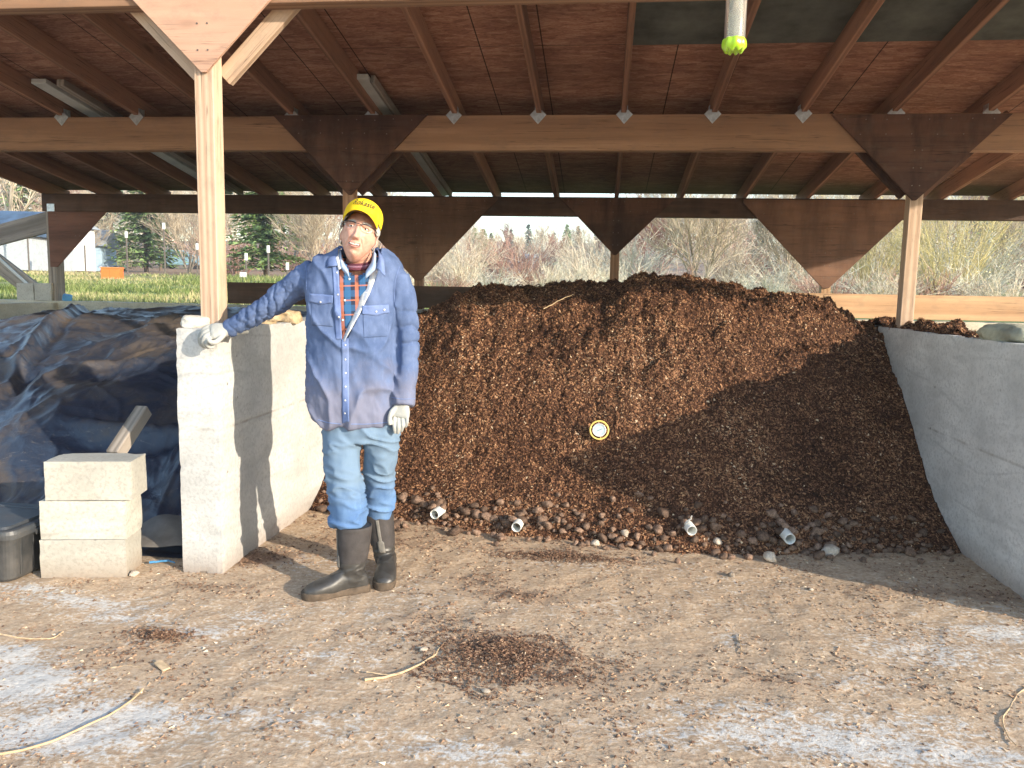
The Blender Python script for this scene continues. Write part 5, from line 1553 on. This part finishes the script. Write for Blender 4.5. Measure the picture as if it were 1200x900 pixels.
def bare_tree(seed, h, spread, nb, twigs, upright=.6, trunks=1, start=.18, tw=.010):
    rs = np.random.RandomState(seed)
    tm_, cm = MB(), MB()
    ends = []
    def branch(p, d, L, r, lvl, mb):
        n = 5; P = [p]; dd = d.copy()
        for i in range(n):
            dd = dd + rs.randn(3) * .13 + np.array([0, 0, .05 * upright]); dd /= np.linalg.norm(dd); P.append(P[-1] + dd * L / n)
        P = np.array(P); R_ = r * (1 - .72 * np.linspace(0, 1, n + 1))
        V, F = tri_tube(P, R_, 6 if lvl == 0 else (4 if lvl == 1 else 3)); mb.add(V, F, rs.rand() * .5)
        if lvl >= 3: 
            return
        k = [nb, int(nb * .7), twigs][lvl]
        for j in range(k):
            t = start + (1 - start) * (j + rs.rand()) / k if lvl == 0 else .25 + .75 * (j + rs.rand()) / k
            t = min(t, .98); i = int(t * n); q = P[i] + (P[i + 1] - P[i]) * (t * n - i)
            a = rs.rand() * 2 * PI; side = np.array([math.cos(a), math.sin(a), 0])
            ax_ = P[i + 1] - P[i]; ax_ /= np.linalg.norm(ax_)
            nd = side * spread * (1.0 if lvl == 0 else .8) + ax_ * (.55 + upright * .4) + np.array([0, 0, .22 * upright]); nd /= np.linalg.norm(nd)
            if lvl == 0: L2 = L * (.62 - .38 * t) * (.8 + .4 * rs.rand())
            else: L2 = L * (.62 - .2 * t) * (.7 + .5 * rs.rand())
            branch(q, nd, L2, max(R_[i] * .55, tw * .6) if lvl < 2 else tw, lvl + 1, cm if lvl >= 1 or True else mb)
    for k in range(trunks):
        a = rs.rand() * 6.28; o = np.array([math.cos(a), math.sin(a), 0]) * (.25 if trunks > 1 else 0)
        d = np.array([o[0] * .9, o[1] * .9, 1.]); d /= np.linalg.norm(d)
        branch(o * h * .03, d, h * (.95 if trunks == 1 else .55 + .4 * rs.rand()), h * (.018 if trunks == 1 else .008), 0, tm_)
    return tm_.mesh('trunk'), cm.mesh('crown', False)
def conifer(seed, h, w, n=2600, droop=.35):
    rs = np.random.RandomState(seed)
    tm_ = MB(); V, F = tube_np([(0, 0, 0), (.02 * h, 0, h * .5), (0, 0, h)], [h * .018, h * .011, h * .002], 7, False); tm_.add(V, F)
    cm = MB(); VV = []; A = []
    nb = int(n / 22)
    for b in range(nb):
        t = rs.rand() ** .8; z0 = h * (.06 + .93 * t); L = w * (1 - t) ** .8 * (.65 + .5 * rs.rand()) + .04 * w; a = rs.rand() * 2 * PI
        for k in range(22):
            s = (k + rs.rand()) / 22; rr = L * s
            cz = z0 + L * .12 * s - droop * L * s * s + rs.randn() * .03 * L; sp = .16 * L * (1.15 - s)
            aa = a + rs.randn() * .10
            c = np.array([rr * math.cos(aa), rr * math.sin(aa), cz]); sz = (.10 + .09 * rs.rand()) * (.5 + .5 * h / 8)
            u = np.array([math.cos(aa + rs.randn() * .7), math.sin(aa + rs.randn() * .7), -.35 + rs.randn() * .25]) * sz
            v = np.cross(u, [0, 0, 1.]) * (.35 + .3 * rs.rand()); v[2] += rs.randn() * sz * .2
            VV += [c - v, c + v, c + u * 1.6]; A += [np.clip(.25 + .5 * s + .25 * rs.randn(), 0, 1)] * 3
    VV = np.array(VV); F = np.arange(len(VV)).reshape(-1, 3)
    cm.V = [VV]; cm.F = {3: [F]}; cm.A = [np.array(A)]; cm.n = len(VV)
    return tm_.mesh('trunk'), cm.mesh('crown', False)
def shrub(seed, h, w, stems, leaves=0, tw=.012):
    rs = np.random.RandomState(seed)
    tm_, cm = MB(), MB()
    LV = []
    for k in range(stems):
        a = rs.rand() * 6.28; q = rs.rand() ** .5
        P = [np.array([math.cos(a) * q * w * .15, math.sin(a) * q * w * .15, 0])]
        d = np.array([math.cos(a) * q * w / h * .75, math.sin(a) * q * w / h * .75, 1.]); hh = h * (.6 + .45 * rs.rand())
        for i in range(6):
            d = d + rs.randn(3) * .10 + np.array([math.cos(a), math.sin(a), -.1]) * .05 * q; P.append(P[-1] + d / np.linalg.norm(d) * hh / 6)
        P = np.array(P); mb = tm_ if k < 5 else cm
        V, F = tri_tube(P, tw * (1.6 - 1.3 * np.linspace(0, 1, 7))); mb.add(V, F, rs.rand())
        for j in range(9):
            i = 1 + rs.randint(5); p = P[i]; dd = (P[i + 1] - P[i]) / np.linalg.norm(P[i + 1] - P[i]) + rs.randn(3) * .55; L = hh * .22 * (.5 + rs.rand())
            Q = np.array([p, p + dd * L * .5, p + dd * L + np.array([0, 0, .08 * L])]); V, F = tri_tube(Q, [tw * .7, tw * .55, tw * .3]); cm.add(V, F, rs.rand())
            for m in range(leaves): LV.append(p + dd * L * rs.rand() + rs.randn(3) * .04 * h)
    if LV:
        LV = np.array(LV); s = (.020 + .02 * rs.rand(len(LV), 1)) * .55
        V = np.stack([LV + rs.randn(len(LV), 3) * s, LV + rs.randn(len(LV), 3) * s, LV + rs.randn(len(LV), 3) * s], 1).reshape(-1, 3)
        cm.add(V, np.arange(len(V)).reshape(-1, 3), np.repeat(rs.rand(len(LV)), 3))
    return tm_.mesh('trunk'), cm.mesh('crown', False)
def kit(ms, mt, mc):
    ms[0].materials.append(mt); ms[1].materials.append(mc); return ms
BT = [kit(bare_tree(101, 10, .75, 13, 7, .7, tw=.022), M_BARK, M_TWT), kit(bare_tree(102, 10, .95, 12, 7, .5, tw=.022), M_BARK, M_TWG), kit(bare_tree(103, 10, .6, 14, 7, .9, tw=.022), M_BARKD, M_TWT)]
BT2 = kit(bare_tree(104, 10, .8, 13, 7, .6, 1, tw=.022), M_BARKD, M_TWR)
WILLOW = kit(bare_tree(110, 6, .8, 11, 9, .8, 7, .08, tw=.0085), M_BARK, M_TWT)
WILLOWR = kit(bare_tree(111, 6, .9, 11, 9, .6, 6, .08, tw=.009), M_BARK, M_TWR)
CF = [kit(conifer(120, 10, 2.6, 5200), M_BARKD, M_CON), kit(conifer(121, 10, 2.1, 4600, .5), M_BARKD, M_COND)]
CFN = kit(conifer(122, 7, 2.2, 11000, .25), M_BARKD, M_CON)
SH = [kit(shrub(130, 2.5, 2.6, 60), M_BARK, M_TWT), kit(shrub(131, 2.5, 2.8, 60), M_BARKD, M_TWR), kit(shrub(132, 2.5, 2.6, 55, 3), M_BARK, M_TWG)]
SHY = kit(shrub(133, 4, 2.6, 90, 6, .006), M_BARK, M_TWY)
SHG = kit(shrub(134, 2.5, 2.2, 60, 14, .010), M_BARKD, M_CON)
def gh(x, y): return float(ground_h(np.array([float(x)]), np.array([float(y)]))[0])
def plant(name, x, y, ms, s, label, cat, group=None, sz=None, rz=None):
    o = empty(name, (x, y, gh(x, y) - .05), label, cat, group, RNG.uniform(0, 6.28) if rz is None else rz)
    o.scale = (s, s, sz or s)
    for n_, m_ in zip(('trunk', 'crown'), ms):
        c = bpy.data.objects.new(n_, m_); C.objects.link(c); c.parent = o
    return o
def pxx(x, Y): return at(x, 330, Y).x
def P_(name, px_, Y, ms, hgt, base, label, cat, group=None, w=None):
    """plant standing in the direction of photo column px_ at distance Y, hgt metres tall; base = kit height"""
    s = hgt / base
    return plant(name, pxx(px_, Y), Y, ms, (w or 1) * s, label, cat, group, s)
# near, recognisable ones
P_('conifer', 172, 46, CFN, 6.2, 7, 'bushy bright green conifer in the field, left of the sunlit front post', 'conifer', w=1.25)
P_('conifer', 312, 34, CFN, 5.2, 7, 'bushy green conifer between the front post and the man', 'conifer', w=1.35)
P_('conifer', 130, 62, CF[1], 10.5, 10, 'tall dark blue conifer behind the orange crate', 'conifer', w=1.2)
P_('conifer', 565, 62, CF[0], 3.6, 10, 'small green fir standing alone in the gap above the pile at left', 'conifer', w=1.5)
P_('conifer', 893, 44, CF[1], 4.6, 10, 'dark blue green fir beside the big pale willow', 'conifer', w=1.6)
P_('conifer', 1168, 50, CF[0], 7.5, 10, 'green fir at the right edge behind the yellow leaved bush', 'conifer', w=1.3)
P_('conifer', 1145, 70, CF[1], 9.5, 10, 'dark fir standing further back at the right', 'conifer', w=1.3)
P_('bare_tree', 90, 44, WILLOW, 5.2, 6, 'pale leafless bushy tree behind the striped gusset', 'bare tree')
P_('bare_tree', 222, 44, WILLOW, 6.5, 6, 'pale forked leafless tree just left of the front post', 'bare tree')
P_('bare_tree', 372, 32, WILLOW, 4.5, 6, 'tan leafless bushy tree beside the man shoulder', 'bare tree')
P_('bare_tree', 10, 40, BT[0], 8.5, 10, 'tall pale leafless tree at the far left over the grey boards', 'bare tree')
P_('conifer', 30, 52, CF[0], 8, 10, 'green conifer behind the tall pale leafless tree at far left', 'conifer', w=1.3)
P_('bare_tree', 820, 25, WILLOW, 4.2, 6, 'big fan shaped leafless willow with pinkish twigs above the pile', 'bare tree', w=1.15)
P_('bare_tree', 775, 34, WILLOWR, 4.8, 6, 'reddish grey leafless tree just right of the middle back post', 'bare tree')
P_('bare_tree', 925, 27, WILLOW, 4.0, 6, 'pale green grey leafless bush right of the dark fir', 'bare tree')
P_('shrub', 1110, 22, SHY, 3.6, 4, 'tall bush with sparse yellow leaves right of the lit post', 'shrub')
P_('shrub', 1020, 24, SHY, 3.4, 4, 'pale yellow leaved bush left of the lit post', 'shrub')
P_('bare_tree', 1190, 30, WILLOW, 4.2, 6, 'grey leafless tree at the right edge over the orange plank', 'bare tree')
P_('shrub', 275, 42, SH[1], 3.0, 2.5, 'round reddish leafless shrub right of the front post', 'shrub', w=1.3)
# scrub line
g_ = 'leafless scrub at the edge of the field'
for i, (px_, Y, hh, k) in enumerate([(450, 36, 2.4, 1), (520, 40, 2.4, 2), (545, 33, 1.9, 0), (580, 38, 2.2, 1), (612, 36, 2.3, 1), (650, 40, 2.2, 2), (690, 34, 2.1, 0), (705, 38, 2.6, 0), (740, 30, 2.2, 2), (855, 34, 2.4, 0), (960, 30, 2.6, 2), (990, 34, 3.2, 0), (1060, 36, 3.6, 0), (1085, 30, 2.5, 2), (1150, 28, 2.3, 2), (1210, 36, 3.0, 1), (455, 15, .75, 0), (480, 18, .8, 2), (520, 16, .7, 1), (545, 20, 1.0, 0), (580, 17, .85, 2), (610, 21, 1.1, 1), (640, 17, .85, 0), (668, 20, 1.0, 2), (700, 17, .9, 0), (735, 16, .9, 2), (770, 18, 1.0, 1), (860, 17, .9, 0), (900, 16, .9, 2), (935, 18, 1.1, 0), (975, 16, 1.0, 1), (1010, 17, 1.0, 2), (1045, 15, .9, 0), (1090, 16, 1.0, 1), (1140, 17, 1.1, 2), (1180, 15, .9, 0), (870, 40, 3.2, 1), (500, 30, 1.5, 0), (415, 40, 2.6, 1), (340, 60, 3, 1), (150, 66, 3, 0), (60, 64, 3, 1), (240, 64, 3, 1)]):
    P_('shrub', px_, Y, SH[k], hh, 2.5, 'leafless scrubby bush in the thicket beyond the field', 'shrub', g_, w=1.2)
# wood on the hillside: single trees, then the far mass
g2_ = 'leafless trees on the hillside'; g3_ = 'dark conifers on the hillside'
rr = random.Random(3)
for i in range(84):
    row = i % 4; Y = (58, 72, 90, 112)[row] + rr.uniform(-6, 6); px_ = -30 + 1270 * ((i // 4) + rr.random()) / 21
    top = np.interp(px_, [0, 420, 500, 560, 620, 680, 740, 900, 1250], [205, 215, 254, 268, 272, 266, 250, 225, 215]) + rr.uniform(-3, 14) + (8 if row < 2 else 0)
    X = pxx(px_, Y); z0 = gh(X, Y); hgt = max(3.2, at(px_, top, Y).z - z0) * rr.uniform(.85, 1.05)
    P_('bare_tree', px_, Y, rr.choice(BT + [BT2]), hgt, 10, 'leafless tree in the pale wood on the hillside', 'bare tree', g2_, w=rr.uniform(.9, 1.3))
for px_, Y, top in ((505, 120, 262), (530, 125, 268), (555, 130, 266), (598, 135, 268), (618, 132, 262), (634, 138, 270), (663, 135, 262), (676, 130, 264), (700, 128, 258), (480, 118, 250), (575, 140, 272), (648, 140, 272), (735, 120, 250), (1000, 100, 240), (860, 110, 235), (950, 105, 240), (590, 96, 296), (350, 100, 240), (250, 100, 235), (60, 90, 230)):
    X = pxx(px_, Y); z0 = gh(X, Y)
    P_('conifer', px_, Y, CF[0 if px_ % 2 else 1], max(4, at(px_, top, Y).z - z0), 10, 'dark pointed conifer among the leafless trees on the hillside', 'conifer', g3_, w=1.1)
# far wood as one mass
def far_wood():
    rs = np.random.RandomState(44); mb = MB()
    V0 = get_v(BT[0][1]); F0 = np.array([p.vertices[:] for p in BT[0][1].polygons if len(p.vertices) == 4]); V1 = get_v(BT[1][1]); F1 = np.array([p.vertices[:] for p in BT[1][1].polygons if len(p.vertices) == 4])
    for i in range(64):
        Y = rs.uniform(135, 210); px_ = -60 + 1320 * (i + rs.rand()) / 64
        X = pxx(px_, Y); s = rs.uniform(.75, 1.1); a = rs.rand() * 6.28
        top = np.interp(px_, [0, 420, 500, 560, 620, 680, 740, 900, 1250], [200, 215, 256, 266, 268, 264, 252, 225, 215]) + rs.uniform(0, 8)
        z0 = gh(X, Y); s = max(.3, (at(px_, top, Y).z - z0) / 10)
        V_, F_ = (V0, F0) if i % 2 else (V1, F1)
        R_ = np.array([[math.cos(a), -math.sin(a), 0], [math.sin(a), math.cos(a), 0], [0, 0, 1]])
        mb.add((V_ * [1.5, 1.5, 1]) @ R_.T * s + [X, Y, z0], F_, rs.rand())
    return mb.mesh('far_wood', False)
fwm = link('far_wood', far_wood(), M_TWG)
tag(fwm, 'far pale leafless wood closing the view behind the hillside trees', 'wood', kind='stuff')
# grass tufts in the near field
def grass():
    rs = np.random.RandomState(9); n = 52000
    Y = 8.4 + 20 * rs.rand(n) ** 1.4; X = rs.uniform(-1.05, -.22, n) * Y
    keep = fbm(X * .5, Y * .5, 0, 3, 82) + .55 * rs.rand(n) > .0
    X, Y = X[keep], Y[keep]; n = len(X); Z = ground_h(X, Y)
    h = (.035 + .09 * rs.rand(n)) * (1 + .8 * (fbm(X * .35, Y * .35, 0, 2, 83) > .25)); a = rs.rand(n) * 2 * PI; w_ = .008 + .0006 * Y
    lean = rs.randn(n, 2) * .07
    P0 = np.stack([X - np.cos(a) * w_, Y - np.sin(a) * w_, Z - .01], -1); P1 = np.stack([X + np.cos(a) * w_, Y + np.sin(a) * w_, Z - .01], -1); P2 = np.stack([X + lean[:, 0], Y + lean[:, 1], Z + h], -1)
    V = np.stack([P0, P1, P2], 1).reshape(-1, 3)
    return np_mesh('grass', V, np.arange(len(V)).reshape(-1, 3), False, np.repeat(np.clip(rs.rand(n) * .6 + .4 * (fbm(X * .3, Y * .3, 0, 2, 84) + .5), 0, 1), 3))
M_GR = tw_mat('grass_blades', [(0, (.08, .11, .03)), (.4, (.16, .21, .065)), (.65, (.30, .31, .13)), (1, (.46, .38, .22))])
gr = link('grass', grass(), M_GR); tag(gr, 'bright green grass of the field behind the shed', 'grass', kind='stuff')
# wire fence posts with white caps
FP = plain('fence_post', (.16, .14, .12), .7, .3, .3); FW = plain('fence_cap', (.78, .78, .74), .5)
pmesh = box_mesh(.05, .05, 1.5, .004); cmesh = box_mesh(.09, .09, .26, .01)
pmesh.materials.append(FP); cmesh.materials.append(FW)
LF = {101: 'steel fence post with white cap in front of the blue house', 150: 'steel fence post with white cap right of the orange crate', 193: 'steel fence post with white cap in front of the forked bare tree'}
for px_, Y, top in ((35, 31, 262), (70, 31, 284), (101, 31, 284), (150, 31, 275), (194, 31, 265), (232, 31, 289), (289, 27, 301), (315, 27, 292), (337, 27, 312)):
    x = pxx(px_, Y); z = gh(x, Y); h = at(px_, top, Y).z - z
    o = empty('fence_post', (x, Y, z), LF.get(px_, 'thin steel fence post with a white cap along the field'), 'fence post', 'steel fence posts along the field')
    c = bpy.data.objects.new('post', pmesh); C.objects.link(c); c.parent = o; c.location = (0, 0, h / 2); c.scale = (1, 1, h / 1.5)
    c = bpy.data.objects.new('cap', cmesh); C.objects.link(c); c.parent = o; c.location = (0, 0, h)
# orange crate
x, Y = pxx(132, 24), 24.; z = gh(x, Y)
cr = empty('orange_crate', (x, Y, z), 'bright orange plastic crate standing in the green field', 'crate')
MO = plain('orange_plastic', (.75, .17, .035), .5, .4, 0, .1); MO2 = plain('orange_inside', (.78, .24, .07), .55, .3)
for a_, b_, L in (((-.27, -.2), (.27, -.2), 0), ((-.27, .2), (.27, .2), 0), ((-.27, -.2), (-.27, .2), 1), ((.27, -.2), (.27, .2), 1)):
    board('side_panel', (a_[0], a_[1], 0), (b_[0], b_[1], 0), .012, .36, MO, cr).location.z += 0
    o = cr.children[-1] if cr.children else None
for o in [o for o in bpy.data.objects if o.parent is cr]:
    o.matrix_basis = Matrix.Translation((0, 0, .26)) @ Matrix(o.matrix_basis) if False else o.matrix_basis
def crate_parts():
    for o in [o for o in bpy.data.objects if o.parent is cr]: bpy.data.objects.remove(o)
    z0 = .30
    for nm, sx, sy, sz, p in (('side_panel', .56, .015, .36, (0, -.2, z0)), ('side_panel', .56, .015, .36, (0, .2, z0)), ('side_panel', .015, .39, .36, (-.275, 0, z0)), ('side_panel', .015, .39, .36, (.275, 0, z0)), ('base', .54, .38, .02, (0, 0, z0 - .18)), ('rim', .60, .03, .03, (0, -.215, z0 + .18)), ('rim', .60, .03, .03, (0, .215, z0 + .18)), ('divider', .02, .012, .36, (.0, -.212, z0))):
        o = link(nm, box_mesh(sx, sy, sz, .004, name=nm), MO if nm != 'rim' else MO2); o.parent = cr; o.location = p
crate_parts(); cr.rotation_euler = (0, 0, .25); cr.location.z -= .10
# white sign on the fence
x, Y = pxx(285, 26), 26.; z = gh(x, Y)
sg = empty('small_sign', (x, Y, z), 'small blank white board low on the field fence', 'sign')
o = link('board', box_mesh(.24, .02, .17, .004), FW); o.parent = sg; o.location = (0, 0, at(285, 322, Y).z - z)
for q in (-.08, .08):
    o = link('stake', box_mesh(.03, .03, .5, .004), FP); o.parent = sg; o.location = (q, .03, .12)
# houses, shed with a tarp roof, parked van
def house(name, px_, Y, w, d, h, roofh, mw_, mr_, label, cat, rz=0., wins=()):
    x = pxx(px_, Y); z = gh(x, Y)
    e_ = empty(name, (x, Y, z), label, cat, rz=rz)
    def p(nm, me, m_, loc, par=e_):
        o = link(nm, me, m_); o.parent = par; o.location = loc; return o
    p('wall', box_mesh(w, d, h, .02), mw_, (0, 0, h / 2))
    bm = bmesh.new(); ov = .25
    a = [bm.verts.new(v) for v in ((-w / 2 - ov, -d / 2 - ov, 0), (w / 2 + ov, -d / 2 - ov, 0), (w / 2 + ov, d / 2 + ov, 0), (-w / 2 - ov, d / 2 + ov, 0), (-w / 2 - ov, 0, roofh), (w / 2 + ov, 0, roofh))]
    for f in ((0, 1, 5, 4), (2, 3, 4, 5), (1, 2, 5), (3, 0, 4), (3, 2, 1, 0)): bm.faces.new([a[i] for i in f])
    p('roof', bm_mesh('roof', bm), mr_, (0, 0, h + .01))
    for wx, wz, ww, wh in wins:
        f = p('window', box_mesh(ww, .08, wh, .01), FW, (wx, -d / 2 - .03, wz)); p('pane', box_mesh(ww * .8, .03, wh * .8, .002), plain('pane', (.05, .07, .09), .1, .6), (0, -.04, 0), f)
    return e_
MB_ = plain('siding_blue', (.36, .50, .62), .7); MWH = plain('siding_white', (.66, .67, .66), .7); MRG = plain('roof_grey', (.26, .30, .34), .7); MTB = plain('tarp_roof_blue', (.05, .09, .15), .4, .5, 0, .5, 2, .5)
house('blue_house', 103, 46, 2.6, 3, 1.5, 1.1, MB_, MRG, 'small blue house with a pale porch behind the striped gusset', 'house', .3, ((-.6, .8, .5, .6), (.5, .8, .6, .8)))
house('white_shed', 48, 38, 4.2, 3, 2.2, .5, MWH, MRG, 'white walled outbuilding beside the dark tarp roofed shelter', 'outbuilding', 0, ((1.2, 1.1, .6, .7),))
house('tarp_shelter', 5, 34, 4.6, 4, 1.5, 1.25, plain('shelter_wall', (.40, .44, .46), .7), MTB, 'low shelter under a draped dark blue tarp at the far left', 'shelter', .2)
house('far_house', 627, 74, 1.5, 2, 1.3, .5, MWH, MRG, 'tiny white house seen far off through the gap above the pile', 'house', .1, ((.2, .8, .4, .5),))
house('far_house', 597, 92, 1.8, 2, 1.2, .8, plain('siding_slate', (.22, .28, .36), .7), MRG, 'tiny slate blue house among the hillside trees', 'house', -.2)
def van(px_, Y, s, col, label):
    x = pxx(px_, Y); z = gh(x, Y)
    v = empty('parked_car', (x, Y, z), label, 'car', rz=.15)
    mc = plain('car_paint', col, .3, .5); gl2 = plain('car_glass', (.04, .06, .08), .08, .7); ty = plain('tyre', (.02, .02, .02), .8)
    prof = [(-2.1, .35), (-2.15, .75), (-2.0, 1.0), (-1.75, 1.55), (-.9, 1.72), (.5, 1.70), (1.15, 1.15), (1.95, 1.0), (2.15, .7), (2.1, .35)]
    b_ = prism('body', [(a * s, c * s) for a, c in prof], 1.7 * s, mc, None, None, .05 * s); b_.parent = v; b_.matrix_basis = Matrix.Translation((0, -.85 * s, 0))
    for pts in ([(-1.62, 1.08), (-1.5, 1.48), (-.75, 1.58), (-.75, 1.08)], [(-.65, 1.08), (-.65, 1.58), (.42, 1.56), (.85, 1.08)]):
        w_ = prism('window', [(a * s, c * s) for a, c in pts], .03 * s, gl2, None, None, 0); w_.parent = v; w_.matrix_basis = Matrix.Translation((0, -.87 * s, 0))
    for wx in (-1.35, 1.3):
        for wy in (-.83, .83):
            V, F = tube_np([(wx * s, (wy - .1) * s, .33 * s), (wx * s, (wy + .1) * s, .33 * s)], .33 * s, 20); w_ = link('wheel', np_mesh('wheel', V, F, False), ty); w_.parent = v
    return v
van(215, 58, .85, (.20, .34, .42), 'blue grey car parked beyond the fence, left of the front post')
van(503, 52, .7, (.45, .20, .18), 'small reddish car far behind the left back post')
# ================================================================== LIGHT
EL = math.radians(17.6)
to_sun = Vector((.857 * math.cos(EL), -.515 * math.cos(EL), math.sin(EL)))
sun = bpy.data.objects.new('sun', bpy.data.lights.new('sun', 'SUN')); C.objects.link(sun)
sun.data.energy = 3.1; sun.data.angle = math.radians(.6); sun.data.color = (1, .87, .70)
sun.rotation_euler = to_sun.to_track_quat('Z', 'Y').to_euler()
w = bpy.data.worlds.new('World'); scene.world = w; w.use_nodes = True
bg = w.node_tree.nodes['Background']
sky = w.node_tree.nodes.new('ShaderNodeTexSky'); sky.sky_type = 'NISHITA'; sky.sun_disc = False
sky.sun_elevation = EL; sky.sun_rotation = math.atan2(to_sun.x, to_sun.y)
sky.air_density = 1.2; sky.dust_density = .5; sky.ozone_density = 2.0
w.node_tree.links.new(sky.outputs[0], bg.inputs[0]); bg.inputs[1].default_value = .15
scene.view_settings.view_transform = 'Standard'; scene.view_settings.look = 'None'
scene.view_settings.gamma = 1; scene.view_settings.use_curve_mapping = False
scene.view_settings.exposure = 1.66
hz = link('haze', box_mesh(900, 520, 64, 0, name='haze'), None, None, Matrix.Translation((0, 150, 30.5)))
hm = bpy.data.materials.new('haze'); hm.use_nodes = True; nt = hm.node_tree; nt.nodes.remove(nt.nodes['Principled BSDF'])
pv = nt.nodes.new('ShaderNodeVolumePrincipled'); pv.inputs['Color'].default_value = (.93, .95, 1, 1); pv.inputs['Density'].default_value = .0013; pv.inputs['Anisotropy'].default_value = .1
nt.links.new(pv.outputs[0], nt.nodes['Material Output'].inputs['Volume']); hz.data.materials.append(hm); hz['kind'] = 'stuff'
scene.cycles.max_bounces = 8; scene.cycles.diffuse_bounces = 5
scene.cycles.use_denoising = True
